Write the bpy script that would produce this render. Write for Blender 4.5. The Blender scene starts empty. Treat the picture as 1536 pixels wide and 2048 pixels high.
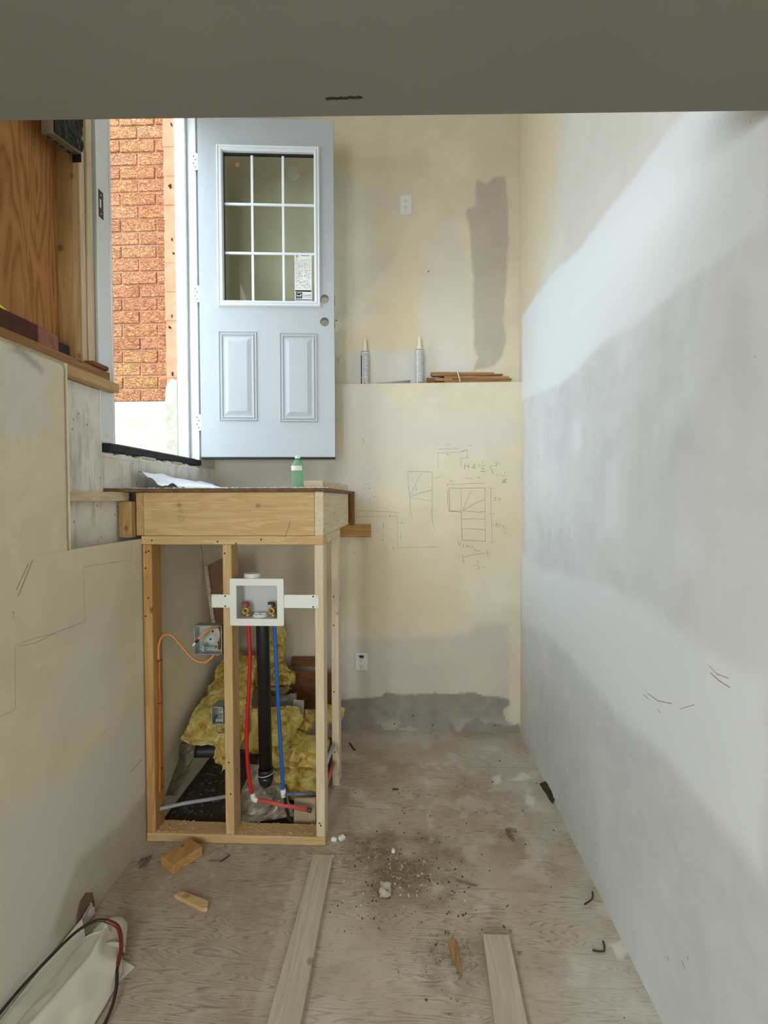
import bpy, bmesh, math, random
import numpy as np
from mathutils import Vector, Matrix, noise as mnoise
random.seed(7)
scene = bpy.context.scene
COL = scene.collection

# ---------------------------------------------------------------- camera, world, lights, exposure
cam_data = bpy.data.cameras.new('camera')
cam_data.sensor_fit = 'VERTICAL'
cam_data.sensor_height = 36.0
cam_data.lens = 1000.0 / 2048.0 * 36.0
cam_data.clip_start = 0.02
cam = bpy.data.objects.new('camera', cam_data)
COL.objects.link(cam)
YAW, PITCH, ROLL = math.atan(43 / 1000), math.atan(27 / 1000), -0.003
cam.matrix_world = Matrix.Translation((0, 0, 1.51)) @ Matrix.Rotation(YAW, 4, 'Z') @ Matrix.Rotation(math.pi / 2 - PITCH, 4, 'X') @ Matrix.Rotation(ROLL, 4, 'Z')
scene.camera = cam

world = bpy.data.worlds.new('overcast_sky')
scene.world = world
world.use_nodes = True
world.node_tree.nodes['Background'].inputs[0].default_value = (0.70, 0.86, 1.0, 1)
# standard overcast sky: three times as bright at the zenith as at the horizon
wn = world.node_tree
tc = wn.nodes.new('ShaderNodeTexCoord'); sx = wn.nodes.new('ShaderNodeSeparateXYZ'); mr = wn.nodes.new('ShaderNodeMapRange')
wn.links.new(tc.outputs['Generated'], sx.inputs[0]); wn.links.new(sx.outputs[2], mr.inputs['Value'])
mr.inputs['From Min'].default_value = 0.0; mr.inputs['From Max'].default_value = 1.0
mr.inputs['To Min'].default_value = 2.6; mr.inputs['To Max'].default_value = 7.8
wn.links.new(mr.outputs[0], wn.nodes['Background'].inputs[1])

def area_light(name, loc, aim, sx, sy, power, col):
    d = bpy.data.lights.new(name, 'AREA')
    d.shape = 'RECTANGLE'; d.size = sx; d.size_y = sy; d.energy = power; d.color = col
    o = bpy.data.objects.new(name, d); COL.objects.link(o)
    o.location = loc
    o.rotation_euler = (Vector(aim) - Vector(loc)).to_track_quat('-Z', 'Y').to_euler()
    return o
# added warm fill lamp at the far-wall opening of the unseen lower room
area_light('rear_fill', (0.6, -3.12, 1.35), (0.6, 0, 1.2), 1.7, 1.2, 28, (1.0, 0.95, 0.86))
# added bluish fill lamp beside the solid left wall, behind the camera
area_light('side_fill', (-1.12, -0.95, 1.42), (0.75, 0.2, 1.2), 1.3, 1.0, 72, (0.80, 0.92, 1.0))
# daylight of the wide window of the upper room, beyond the soffit
area_light('upper_window_daylight', (-1.36, -0.2, 3.28), (0.7, 0.9, 3.1), 1.9, 1.06, 23, (0.9, 0.95, 1.0))

scene.view_settings.view_transform = 'Standard'
scene.view_settings.look = 'None'
scene.view_settings.exposure = 0.42
scene.view_settings.gamma = 1.0
scene.view_settings.use_curve_mapping = False
scene.cycles.use_light_tree = False      # only three lamps: plain light sampling is quicker

# ---------------------------------------------------------------- helpers
def srgb(r, g, b):
    f = lambda c: (c / 255 / 12.92) if c / 255 <= 0.04045 else ((c / 255 + 0.055) / 1.055) ** 2.4
    return (f(r), f(g), f(b), 1)

def link(o, parent=None):
    COL.objects.link(o)
    if parent is not None:
        o.parent = parent
        o.location = Vector(o.location) - world_loc(parent)
    return o

def world_loc(o):
    v = Vector((0, 0, 0))
    while o is not None:
        v += Vector(o.location); o = o.parent
    return v

def tag(o, label=None, cat=None, group=None, kind=None):
    if label: o['label'] = label
    if cat: o['category'] = cat
    if group: o['group'] = group
    if kind: o['kind'] = kind
    return o

def empty(name, loc, label, cat, group=None, kind=None):
    o = bpy.data.objects.new(name, None)
    o.empty_display_size = 0.05
    o.location = loc
    COL.objects.link(o)
    return tag(o, label, cat, group, kind)

def mk(name, verts, faces, mat, parent=None, smooth=False, label=None, cat=None, group=None, kind=None):
    """one mesh object from world-space vertices; its origin sits at the middle of its base"""
    a = np.array(verts, dtype=float)
    lo, hi = a.min(0), a.max(0)
    org = np.array([(lo[0] + hi[0]) / 2, (lo[1] + hi[1]) / 2, lo[2]])
    me = bpy.data.meshes.new(name)
    me.from_pydata((a - org).tolist(), [], faces)
    if smooth:
        me.polygons.foreach_set('use_smooth', [True] * len(me.polygons))
    me.materials.append(mat)
    me.update()
    o = bpy.data.objects.new(name, me)
    o.location = org
    link(o, parent)
    return tag(o, label, cat, group, kind)

class MB:
    def __init__(s): s.v, s.f = [], []
    def add(s, v, f):
        n = len(s.v); s.v += [tuple(p) for p in v]; s.f += [tuple(i + n for i in q) for q in f]; return s
    def box(s, x0, x1, y0, y1, z0, z1, bev=0.0):
        if bev <= 0:
            v = [(x, y, z) for z in (z0, z1) for y in (y0, y1) for x in (x0, x1)]
            return s.add(v, [(0, 2, 3, 1), (4, 5, 7, 6), (0, 1, 5, 4), (2, 6, 7, 3), (0, 4, 6, 2), (1, 3, 7, 5)])
        bm = bmesh.new()
        bmesh.ops.create_cube(bm, size=1)
        for p in bm.verts:
            p.co = Vector(((x0 + x1) / 2 + p.co.x * (x1 - x0), (y0 + y1) / 2 + p.co.y * (y1 - y0), (z0 + z1) / 2 + p.co.z * (z1 - z0)))
        bmesh.ops.bevel(bm, geom=bm.edges[:], offset=bev, segments=2 if bev > 0.004 else 1, profile=0.6, affect='EDGES')
        bm.verts.index_update()
        s.add([p.co[:] for p in bm.verts], [[p.index for p in q.verts] for q in bm.faces])
        bm.free(); return s
    def obb(s, c, ax, ay, az, sx, sy, sz, bev=0.0):
        """box with its own axes (need not be aligned with the room)"""
        b = MB().box(-sx / 2, sx / 2, -sy / 2, sy / 2, -sz / 2, sz / 2, bev)
        c, ax, ay, az = Vector(c), Vector(ax), Vector(ay), Vector(az)
        return s.add([c + ax * p[0] + ay * p[1] + az * p[2] for p in b.v], b.f)
    def rot(s, c, sx, sy, sz, rz, bev=0.0, rx=0.0, ry=0.0):
        m = Matrix.Rotation(rz, 3, 'Z') @ Matrix.Rotation(ry, 3, 'Y') @ Matrix.Rotation(rx, 3, 'X')
        return s.obb(c, m.col[0], m.col[1], m.col[2], sx, sy, sz, bev)
    def tube(s, pts, r, n=10, sub=6, cap=True):
        P = [Vector(p) for p in pts]
        if len(P) > 2 and sub > 1:
            Q = []
            for i in range(len(P) - 1):
                p0, p1, p2, p3 = P[max(i - 1, 0)], P[i], P[i + 1], P[min(i + 2, len(P) - 1)]
                for k in range(sub):
                    t = k / sub
                    Q.append(0.5 * ((2 * p1) + (p2 - p0) * t + (2 * p0 - 5 * p1 + 4 * p2 - p3) * t * t + (3 * p1 - p0 - 3 * p2 + p3) * t ** 3))
            P = Q + [P[-1]]
        R = r if callable(r) else (lambda t: r)
        up = None; v = []; f = []
        for i, p in enumerate(P):
            d = (P[min(i + 1, len(P) - 1)] - P[max(i - 1, 0)]).normalized()
            if up is None:
                up = d.orthogonal().normalized()
            up = (up - d * up.dot(d)).normalized()
            b = d.cross(up); rr = R(i / max(1, len(P) - 1))
            v += [p + (up * math.cos(2 * math.pi * k / n) + b * math.sin(2 * math.pi * k / n)) * rr for k in range(n)]
            if i:
                o = (i - 1) * n
                f += [(o + k, o + (k + 1) % n, o + n + (k + 1) % n, o + n + k) for k in range(n)]
        if cap:
            f += [tuple(range(n - 1, -1, -1)), tuple(range((len(P) - 1) * n, len(P) * n))]
        return s.add(v, f)
    def lathe(s, prof, c, axis=(0, 0, 1), n=20):
        """prof = [(radius, height)]; closed at both ends"""
        a = Vector(axis).normalized(); u = a.orthogonal().normalized(); w = a.cross(u); c = Vector(c)
        v, f = [], []
        for i, (r, h) in enumerate(prof):
            v += [c + a * h + (u * math.cos(2 * math.pi * k / n) + w * math.sin(2 * math.pi * k / n)) * r for k in range(n)]
            if i:
                o = (i - 1) * n
                f += [(o + k, o + (k + 1) % n, o + n + (k + 1) % n, o + n + k) for k in range(n)]
        f += [tuple(range(n - 1, -1, -1)), tuple(range((len(prof) - 1) * n, len(prof) * n))]
        return s.add(v, f)
    def prism(s, outline, fn, h0, h1):
        """outline: 2-D points; fn(u, v, h) gives the world point"""
        n = len(outline)
        v = [fn(u, w, h0) for u, w in outline] + [fn(u, w, h1) for u, w in outline]
        return s.add(v, [tuple(range(n - 1, -1, -1)), tuple(range(n, 2 * n))] + [(i, (i + 1) % n, n + (i + 1) % n, n + i) for i in range(n)])
    def rings(s, x0, x1, z0, z1, y, prof, fill=True):
        """rectangular moulding facing -Y: prof = [(inset, height towards the viewer)]"""
        v, f = [], []
        for k, (i, h) in enumerate(prof):
            v += [(x0 + i, y - h, z0 + i), (x1 - i, y - h, z0 + i), (x1 - i, y - h, z1 - i), (x0 + i, y - h, z1 - i)]
            if k:
                o = 4 * (k - 1)
                f += [(o + j, o + (j + 1) % 4, o + 4 + (j + 1) % 4, o + 4 + j) for j in range(4)]
        if fill:
            o = 4 * (len(prof) - 1); f.append((o, o + 1, o + 2, o + 3))
        return s.add(v, f)
    def mk(s, name, mat, parent=None, **k):
        return mk(name, s.v, s.f, mat, parent, **k)

def plate(name, outer, holes, y0, y1, mat, parent=None, **k):
    """flat plate in the X-Z plane with holes cut through it; outlines are lists of (x, z)"""
    cu = bpy.data.curves.new(name, 'CURVE'); cu.dimensions = '2D'; cu.fill_mode = 'BOTH'
    for loop in [outer] + holes:
        sp = cu.splines.new('POLY'); sp.points.add(len(loop) - 1)
        for i, p in enumerate(loop): sp.points[i].co = (p[0], p[1], 0, 1)
        sp.use_cyclic_u = True
    cu.extrude = (y1 - y0) / 2
    t = bpy.data.objects.new(name + '_outline', cu); COL.objects.link(t)
    me = bpy.data.meshes.new_from_object(t.evaluated_get(bpy.context.evaluated_depsgraph_get()))
    v = [(p.co.x, (y0 + y1) / 2 - p.co.z, p.co.y) for p in me.vertices]
    f = [tuple(q.vertices) for q in me.polygons]
    bpy.data.objects.remove(t); bpy.data.curves.remove(cu); bpy.data.meshes.remove(me)
    return mk(name, v, f, mat, parent, **k)

def rect(x0, x1, z0, z1, r=0.0, n=4):
    if r <= 0: return [(x0, z0), (x1, z0), (x1, z1), (x0, z1)]
    o = []
    for cx, cz, a in ((x1 - r, z0 + r, -90), (x1 - r, z1 - r, 0), (x0 + r, z1 - r, 90), (x0 + r, z0 + r, 180)):
        o += [(cx + r * math.cos(math.radians(a + 90 * k / n)), cz + r * math.sin(math.radians(a + 90 * k / n))) for k in range(n + 1)]
    return o
def circ(x, z, r, n=20): return [(x + r * math.cos(2 * math.pi * k / n), z + r * math.sin(2 * math.pi * k / n)) for k in range(n)]

def text_mesh(name, s, x, z, size, y, mat, parent):
    """printed words facing -Y, left edge at x, base line at z"""
    cu = bpy.data.curves.new(name, 'FONT'); cu.body = s; cu.size = size; cu.extrude = 0.0001; cu.resolution_u = 3
    t = bpy.data.objects.new(name + '_curve', cu); COL.objects.link(t)
    me = bpy.data.meshes.new_from_object(t.evaluated_get(bpy.context.evaluated_depsgraph_get()))
    v = [(x + p.co.x, y - p.co.z, z + p.co.y) for p in me.vertices]; f = [tuple(q.vertices) for q in me.polygons]
    bpy.data.objects.remove(t); bpy.data.curves.remove(cu); bpy.data.meshes.remove(me)
    return mk(name, v, f, mat, parent)

def strokes(lines, fn, widths, lift=0.0006):
    """pencil lines as thin flat ribbons; fn(u, v, h) gives the world point on the wall"""
    b = MB()
    rnd = random.Random(3)
    for pts, w in lines:
        hw = widths[w] / 2
        for (a, c), (d, e) in zip(pts[:-1], pts[1:]):
            L = math.hypot(d - a, e - c)
            if L < 1e-6: continue
            nx, ny = -(e - c) / L * hw, (d - a) / L * hw
            ex, ey = (d - a) / L * hw * .5, (e - c) / L * hw * .5
            k1, k2 = rnd.uniform(.7, 1.1), rnd.uniform(.7, 1.1)
            q = [(a - ex + nx * k1, c - ey + ny * k1), (a - ex - nx * k1, c - ey - ny * k1), (d + ex - nx * k2, e + ey - ny * k2), (d + ex + nx * k2, e + ey + ny * k2)]
            b.prism(q, fn, 0.0001, lift)
    return b

_dots = {}
def dots(name, pts, r, axis, mat, parent, h=.001):
    """small screw or nail heads, one object each, sharing their mesh"""
    for p in pts:
        k = (r, tuple(axis), mat.name)
        if k not in _dots:
            b = MB().lathe([(r, 0), (r * .75, h)], (0, 0, 0), axis, 8)
            me = bpy.data.meshes.new(name); me.from_pydata(b.v, [], b.f); me.materials.append(mat); _dots[k] = me
        o = bpy.data.objects.new(name, _dots[k]); o.location = p; link(o, parent)

# ---------------------------------------------------------------- numpy noise and masks for plaster patches
def vnoise(u, v, seed):
    u, v = np.asarray(u), np.asarray(v)
    iu, iv = np.floor(u).astype(np.int64), np.floor(v).astype(np.int64)
    fu, fv = u - iu, v - iv
    fu, fv = fu * fu * (3 - 2 * fu), fv * fv * (3 - 2 * fv)
    def h(a, b):
        x = (a * 374761393 + b * 668265263 + seed * 1442695041) & 0x7fffffff
        x = ((x ^ (x >> 13)) * 1274126177) & 0x7fffffff
        return ((x ^ (x >> 16)) & 0xffff) / 65535.0
    return (h(iu, iv) * (1 - fu) + h(iu + 1, iv) * fu) * (1 - fv) + (h(iu, iv + 1) * (1 - fu) + h(iu + 1, iv + 1) * fu) * fv
def fbm(u, v, seed, o=4):
    t, a, s = 0, .5, 0
    for k in range(o):
        t = t + a * vnoise(u * 2 ** k, v * 2 ** k, seed + k); s += a; a *= .5
    return t / s
def inside_soft(u, v, poly, w, warp=0.015, scale=14, seed=1):
    """1 inside the polygon, 0 outside, with an edge of width w that a noise makes uneven"""
    if warp:
        du = (fbm(u * scale, v * scale, seed) - .5) * 2 * warp; dv = (fbm(u * scale, v * scale, seed + 50) - .5) * 2 * warp
        u, v = u + du, v + dv
    d = np.full(u.shape, 1e9); ins = np.zeros(u.shape, bool)
    n = len(poly)
    for i in range(n):
        (x0, y0), (x1, y1) = poly[i], poly[(i + 1) % n]
        ex, ey = x1 - x0, y1 - y0
        t = np.clip(((u - x0) * ex + (v - y0) * ey) / max(ex * ex + ey * ey, 1e-12), 0, 1)
        d = np.minimum(d, np.hypot(u - x0 - t * ex, v - y0 - t * ey))
        if y0 != y1:
            c = ((y0 > v) != (y1 > v)) & (u < (x1 - x0) * (v - y0) / (y1 - y0) + x0)
            ins ^= c
    s = np.where(ins, d, -d)
    t = np.clip(s / w + .5, 0, 1)
    return t * t * (3 - 2 * t)

def wall_sheet(name, u0, u1, v0, v1, step, fn, thick, maskfn, mat, label, cat, extra=None, parent=None, cut=None, bulge=None):
    """a slab whose front face is a fine grid carrying patch masks (r = compound, g = bare board, b = old paint)
    fn(u, v, h): h = 0 front face, h = thick back. cut(u, v) true where the sheet is missing"""
    nu, nv = max(2, int(round((u1 - u0) / step)) + 1), max(2, int(round((v1 - v0) / step)) + 1)
    U, V = np.meshgrid(np.linspace(u0, u1, nu), np.linspace(v0, v1, nv))
    U, V = U.ravel(), V.ravel()
    H = bulge(U, V) if bulge else np.zeros_like(U)
    P = np.array(fn(U, V, H)).T
    idx = np.arange(nu * nv).reshape(nv, nu)
    q = np.stack([idx[:-1, :-1], idx[:-1, 1:], idx[1:, 1:], idx[1:, :-1]], -1).reshape(-1, 4)
    if cut is not None:
        cu_, cv_ = U[q].mean(1), V[q].mean(1)
        q = q[~cut(cu_, cv_)]
    faces = q.tolist(); verts = P.tolist()
    n = len(verts)
    m = maskfn(U, V)
    if cut is None:
        b = [fn(np.array(a), np.array(c), np.array(h)) for h in (0.0, thick) for a, c in ((u0, v0), (u1, v0), (u1, v1), (u0, v1))]
        verts += [[float(x) for x in p] for p in b]
        faces += [[n + 4, n + 5, n + 6, n + 7]] + [[n + i, n + (i + 1) % 4, n + 4 + (i + 1) % 4, n + 4 + i] for i in range(4)]
    o = mk(name, verts, faces, mat, parent, label=label, cat=cat, kind='structure')
    at = o.data.attributes.new('mask', 'FLOAT_COLOR', 'POINT')
    c = np.zeros((len(verts), 4), np.float32); c[:, 3] = 1
    c[:n, 0], c[:n, 1], c[:n, 2] = m
    at.data.foreach_set('color', c.ravel())
    return o

# ---------------------------------------------------------------- materials
class NT:
    def __init__(s, name):
        s.m = bpy.data.materials.new(name); s.m.use_nodes = True
        s.t = s.m.node_tree; s.b = s.t.nodes['Principled BSDF']
    def n(s, t, **k):
        x = s.t.nodes.new(t)
        for a, v in k.items(): setattr(x, a, v)
        return x
    def l(s, a, b): s.t.links.new(a, b)
    def coord(s, rand=True, scale=(1, 1, 1)):
        tc = s.n('ShaderNodeTexCoord'); mp = s.n('ShaderNodeMapping'); mp.inputs['Scale'].default_value = scale
        if rand:
            oi = s.n('ShaderNodeObjectInfo'); vm = s.n('ShaderNodeVectorMath', operation='SCALE'); cb = s.n('ShaderNodeCombineXYZ')
            for i in range(3): s.l(oi.outputs['Random'], cb.inputs[i])
            s.l(cb.outputs[0], vm.inputs[0]); vm.inputs['Scale'].default_value = 13.7
            ad = s.n('ShaderNodeVectorMath', operation='ADD'); s.l(tc.outputs['Object'], ad.inputs[0]); s.l(vm.outputs[0], ad.inputs[1]); s.l(ad.outputs[0], mp.inputs[0])
        else:
            s.l(tc.outputs['Object'], mp.inputs[0])
        return mp.outputs[0]
    def noise(s, vec, scale, detail=4, rough=.55, dist=0):
        x = s.n('ShaderNodeTexNoise'); x.inputs['Scale'].default_value = scale; x.inputs['Detail'].default_value = min(detail, 3)
        x.inputs['Roughness'].default_value = rough; x.inputs['Distortion'].default_value = dist
        s.l(vec, x.inputs['Vector']); return x.outputs['Fac']
    def ramp(s, fac, stops):
        x = s.n('ShaderNodeValToRGB'); e = x.color_ramp.elements
        while len(e) < len(stops): e.new(0.5)
        for i, (p, c) in enumerate(stops):
            e[i].position = p; e[i].color = c if len(c) == 4 else (*c, 1)
        s.l(fac, x.inputs[0]); return x.outputs[0]
    def mix(s, fac, a, b, mode='MIX'):
        x = s.n('ShaderNodeMix', data_type='RGBA', blend_type=mode)
        for sock, v in ((x.inputs[0], fac), (x.inputs[6], a), (x.inputs[7], b)):
            if isinstance(v, (int, float)): sock.default_value = v
            elif isinstance(v, tuple): sock.default_value = v
            else: s.l(v, sock)
        return x.outputs[2]
    def math(s, op, a, b=0.0):
        x = s.n('ShaderNodeMath', operation=op)
        for i, v in enumerate((a, b)):
            if isinstance(v, (int, float)): x.inputs[i].default_value = v
            else: s.l(v, x.inputs[i])
        return x.outputs[0]
    def bump(s, h, strength, dist=0.002):
        x = s.n('ShaderNodeBump'); x.inputs['Strength'].default_value = strength; x.inputs['Distance'].default_value = dist
        s.l(h, x.inputs['Height']); s.l(x.outputs[0], s.b.inputs['Normal'])
    def color(s, c):
        if isinstance(c, tuple): s.b.inputs['Base Color'].default_value = c
        else: s.l(c, s.b.inputs['Base Color'])
    def done(s, rough=.6, metal=0.0, spec=None):
        s.b.inputs['Roughness'].default_value = rough; s.b.inputs['Metallic'].default_value = metal
        if spec is not None: s.b.inputs['Specular IOR Level'].default_value = spec
        return s.m

def plain(name, c, rough=.55, metal=0.0, var=.12, scale=18, bump=0.0, spec=None):
    t = NT(name); v = t.coord()
    f = t.noise(v, scale)
    d = tuple(x * (1 - var) for x in c[:3]) + (1,); e = tuple(min(1, x * (1 + var)) for x in c[:3]) + (1,)
    t.color(t.ramp(f, [(.3, d), (.7, e)]))
    if bump: t.bump(t.noise(v, scale * 5), bump)
    return t.done(rough, metal, spec)

_wood = {}
def wood(tone, axis):
    """sawn softwood; axis = direction of the grain"""
    if (tone, axis) in _wood: return _wood[(tone, axis)]
    A = {'pine': (srgb(222, 200, 160), srgb(204, 176, 130), srgb(160, 122, 78)), 'pale': (srgb(228, 212, 182), srgb(212, 192, 158), srgb(168, 140, 104)),
         'amber': (srgb(206, 162, 104), srgb(182, 134, 78), srgb(122, 76, 38)), 'brown': (srgb(150, 102, 62), srgb(122, 78, 44), srgb(70, 38, 18)),
         'dull_tan': (srgb(194, 160, 110), srgb(174, 138, 88), srgb(124, 86, 48)), 'grey': (srgb(206, 194, 172), srgb(188, 174, 150), srgb(140, 122, 98)), 'shim': (srgb(182, 142, 96), srgb(152, 110, 68), srgb(96, 64, 36)), 'board': (srgb(216, 186, 138), srgb(198, 164, 114), srgb(160, 118, 70))}[tone]
    t = NT('wood_%s_%s' % (tone, 'xyz'[axis]))
    sc = [1, 1, 1]; sc[axis] = .06
    v = t.coord(True, tuple(sc))
    f1 = t.noise(v, 28, 5, .6, 1.2)
    f2 = t.noise(v, 120, 3, .6)
    c = t.ramp(f1, [(.3, A[0]), (.52, A[1]), (.6, A[0]), (.74, A[1])])
    c = t.mix(t.math('MULTIPLY', f2, .35), c, A[2])
    sk = [1, 1, 1]; sk[axis] = .8
    vk = t.coord(True, tuple(sk))
    vo = t.n('ShaderNodeTexVoronoi'); vo.inputs['Scale'].default_value = 8.5
    t.l(vk, vo.inputs['Vector'])
    kn = t.ramp(vo.outputs['Distance'], [(.075, (1, 1, 1, 1)), (.125, (0, 0, 0, 1))])
    c = t.mix(t.math('MULTIPLY', kn, .8), c, A[2])
    t.color(c); t.bump(f2, .25, .001)
    _wood[(tone, axis)] = t.done(.7, 0, .25)
    return t.m

def lumber(name, x0, x1, y0, y1, z0, z1, tone='pine', parent=None, bev=.0025, **k):
    d = (x1 - x0, y1 - y0, z1 - z0)
    return MB().box(x0, x1, y0, y1, z0, z1, bev).mk(name, wood(tone, d.index(max(d))), parent, **k)

def plaster(name, base, white, raw, paint, rough_noise=.3, streak=None, drips=0.0):
    """drywall at the stage before painting: board, joint compound and old paint, told apart by the sheet's mask"""
    t = NT(name); v = t.coord(False)
    a = t.n('ShaderNodeAttribute', attribute_name='mask'); sp = t.n('ShaderNodeSeparateColor'); t.l(a.outputs['Color'], sp.inputs[0])
    n1 = t.noise(v, 3.2, 5, .6, .6); n2 = t.noise(v, 90, 3, .7)
    lo = tuple(x * .92 for x in base[:3]) + (1,); hi = tuple(min(1, x * 1.05) for x in base[:3]) + (1,)
    c = t.ramp(n1, [(.32, lo), (.68, hi)])
    if drips:
        vs = t.coord(False, (6, 6, .35)); nd = t.noise(vs, 3.0, 4, .6)
        c = t.mix(t.math('MULTIPLY', t.ramp(nd, [(.4, (0, 0, 0, 1)), (.66, (1, 1, 1, 1))]), drips), c, white)
    c = t.mix(sp.outputs[2], c, paint)
    c = t.mix(sp.outputs[0], c, white)
    rawc = t.ramp(t.noise(v, 14, 4, .6), [(.35, tuple(x * .88 for x in raw[:3]) + (1,)), (.7, tuple(min(1, x * 1.1) for x in raw[:3]) + (1,))])
    c = t.mix(sp.outputs[1], c, rawc)
    # flecks of dirt and pinholes in the compound
    vo = t.n('ShaderNodeTexVoronoi'); vo.inputs['Scale'].default_value = 15; t.l(v, vo.inputs['Vector'])
    fl = t.ramp(vo.outputs['Distance'], [(.02, (1, 1, 1, 1)), (.05, (0, 0, 0, 1))])
    fl = t.math('MULTIPLY', fl, t.ramp(t.noise(v, 4.0), [(.55, (0, 0, 0, 1)), (.62, (.55, .55, .55, 1))]))
    c = t.mix(fl, c, srgb(120, 108, 92))
    t.color(c)
    h = t.math('ADD', t.math('MULTIPLY', n2, .5), t.math('MULTIPLY', n1, 1.5))
    if rough_noise > .2: t.bump(t.math('ADD', h, t.math('MULTIPLY', sp.outputs[0], .8)), rough_noise, .003)
    return t.done(.75, 0, .3)
# ---------------------------------------------------------------- outlines of plaster patches, stains and pencil lines in wall coordinates (metres)
POLY = {
'B_raw': [(-0.497,-0.07),(-0.495,0.178),(-0.341,0.204),(-0.168,0.216),(-0.119,0.246),(-0.038,0.234),(0.156,0.247),(0.398,0.253),(0.574,0.233),(0.663,0.211),(0.67,0.179),(0.625,0.152),(0.648,0.081),(0.702,0.049),(0.728,0.059),(0.747,-0.048)],
'B_grey': [(-0.562,0.061),(-0.493,0.557),(-0.362,0.604),(-0.134,0.59),(0.189,0.628),(0.413,0.656),(0.477,0.705),(0.661,0.71),(0.664,0.081)],
'B_white': [(-0.386,2.245),(-0.2,2.243),(-0.13,2.14),(-0.034,2.044),(0.694,2.036),(0.695,1.863),(0.411,1.801),(0.221,1.834),(-0.034,1.82),(-0.189,1.805),(-0.202,1.549),(-0.245,1.468),(-0.325,1.501),(-1.209,1.503),(-1.205,1.829),(-0.388,1.823)],
'B_corner': [(0.668,2.232),(0.756,2.23),(0.766,-0.015),(0.677,-0.016)],
'U_raw': [(0.458,3.565),(0.522,3.532),(0.579,3.571),(0.649,3.579),(0.659,3.363),(0.666,3.173),(0.657,3.094),(0.651,2.919),(0.639,2.663),(0.656,2.534),(0.631,2.438),(0.583,2.365),(0.437,2.338),(0.47,2.425),(0.447,2.506),(0.443,2.923),(0.426,3.211),(0.394,3.339),(0.404,3.377),(0.452,3.385)],
'U_yellow': [(-0.049,3.255),(0.13,3.058),(0.113,2.801),(0.097,2.511),(-0.034,2.474),(-0.296,2.501),(-0.362,2.535),(-0.164,2.678),(-0.066,2.934)],
'U_tan': [(-0.487,3.735),(0.153,3.724),(0.146,3.377),(-0.032,3.222),(-0.065,3.063),(-0.494,2.618)],
'U_white': [(-0.362,2.486),(0.064,2.463),(0.129,2.511),(0.421,2.409),(0.421,2.215),(-0.364,2.225)],
'U_white2': [(0.13,3.058),(0.291,3.31),(0.388,3.052),(0.421,2.667),(0.421,2.345),(0.129,2.478),(0.113,2.801)],
'R_up': [(1.35,2.529),(1.371,2.525),(1.584,2.539),(1.748,2.543),(2.165,2.554),(2.526,2.627),(3.214,2.656),(3.204,2.128),(2.45,2.052),(2.154,2.057),(1.9,2.079),(1.611,2.064),(1.391,2.071),(1.225,2.063),(1.061,2.06),(1.067,2.309)],
'R_low': [(3.185,1.151),(2.563,1.137),(1.875,1.19),(1.527,1.18),(1.288,1.141),(1.124,1.145),(1.039,1.151),(1.029,0.735),(1.215,0.741),(1.414,0.765),(1.776,0.744),(2.05,0.773),(2.463,0.798),(3.177,0.739)],
'R_tan': [(3.368,4.106),(2.416,3.365),(2.488,3.114),(2.564,2.846),(2.897,2.631),(3.241,2.64)],
'R_corner': [(3.339,4.083),(3.134,3.924),(3.127,2.235),(3.084,0.016),(3.26,-0.07)],
'R_spot1': [(1.343,1.829),(1.239,1.741),(1.304,1.7),(1.398,1.728),(1.394,1.781)],
'R_spot2': [(1.871,1.822),(1.763,1.812),(1.731,1.764),(1.794,1.73),(1.86,1.748)],
'R_spot3': [(2.244,1.842),(2.119,1.838),(2.117,1.73),(2.208,1.674)],
'R_spot4': [(1.871,1.63),(1.784,1.642),(1.746,1.417),(1.875,1.391)],
'R_spot5': [(1.417,1.42),(1.324,1.424),(1.274,1.355),(1.299,1.313),(1.393,1.312)],
'R_spot6': [(1.394,0.248),(1.314,0.241),(1.342,0.173),(1.406,0.18)],
'R_spot7': [(1.075,1.681),(1.052,1.707),(1.047,1.505),(1.088,1.515)],
'R_spot8': [(1.146,2.053),(1.105,1.991),(1.058,1.95),(1.058,1.92),(1.188,2.023)],
'L_grey': [(2.128,0.225),(1.962,0.199),(1.842,0.219),(1.667,0.232),(1.527,0.106),(1.646,-0.018),(2.155,-0.041)],
'L_low': [(2.132,0.626),(1.806,0.569),(1.637,0.551),(1.456,0.592),(1.343,0.604),(1.324,-0.045),(1.645,-0.052),(2.155,-0.041)],
'L_top': [(1.382,1.934),(1.496,1.968),(1.581,1.929),(1.556,1.827),(1.599,1.754),(1.488,1.692),(1.375,1.707)],
'L_dirt': [(1.437,1.965),(1.496,1.96),(1.548,1.928),(1.537,1.914),(1.456,1.938),(1.418,1.945)],
'L_lil': [(1.718,1.046),(1.901,1.057),(1.941,0.703),(1.779,0.676),(1.546,0.75),(1.623,0.935)],
'F_dust': [(-0.393,3.176),(0.731,3.203),(0.733,1.411),(0.521,1.403),(0.615,1.867),(0.558,2.332),(0.503,2.664),(-0.036,2.964)],
'F_splat1': [(0.467,2.687),(0.514,2.723),(0.51,2.655),(0.47,2.625)],
'F_splat2': [(0.557,2.666),(0.655,2.743),(0.675,2.695),(0.608,2.658)],
'F_splat3': [(0.605,2.532),(0.65,2.513),(0.627,2.442),(0.595,2.469)],
'F_splat4': [(0.687,1.68),(0.738,1.701),(0.746,1.654),(0.698,1.625)],
'F_dirt': [(-0.259,2.265),(0.109,2.244),(0.296,1.979),(0.165,1.849),(-0.099,1.839),(-0.255,2.041)],
'F_dirt2': [(0.03,1.673),(0.269,1.682),(0.254,1.492),(0.072,1.493)],
}
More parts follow.
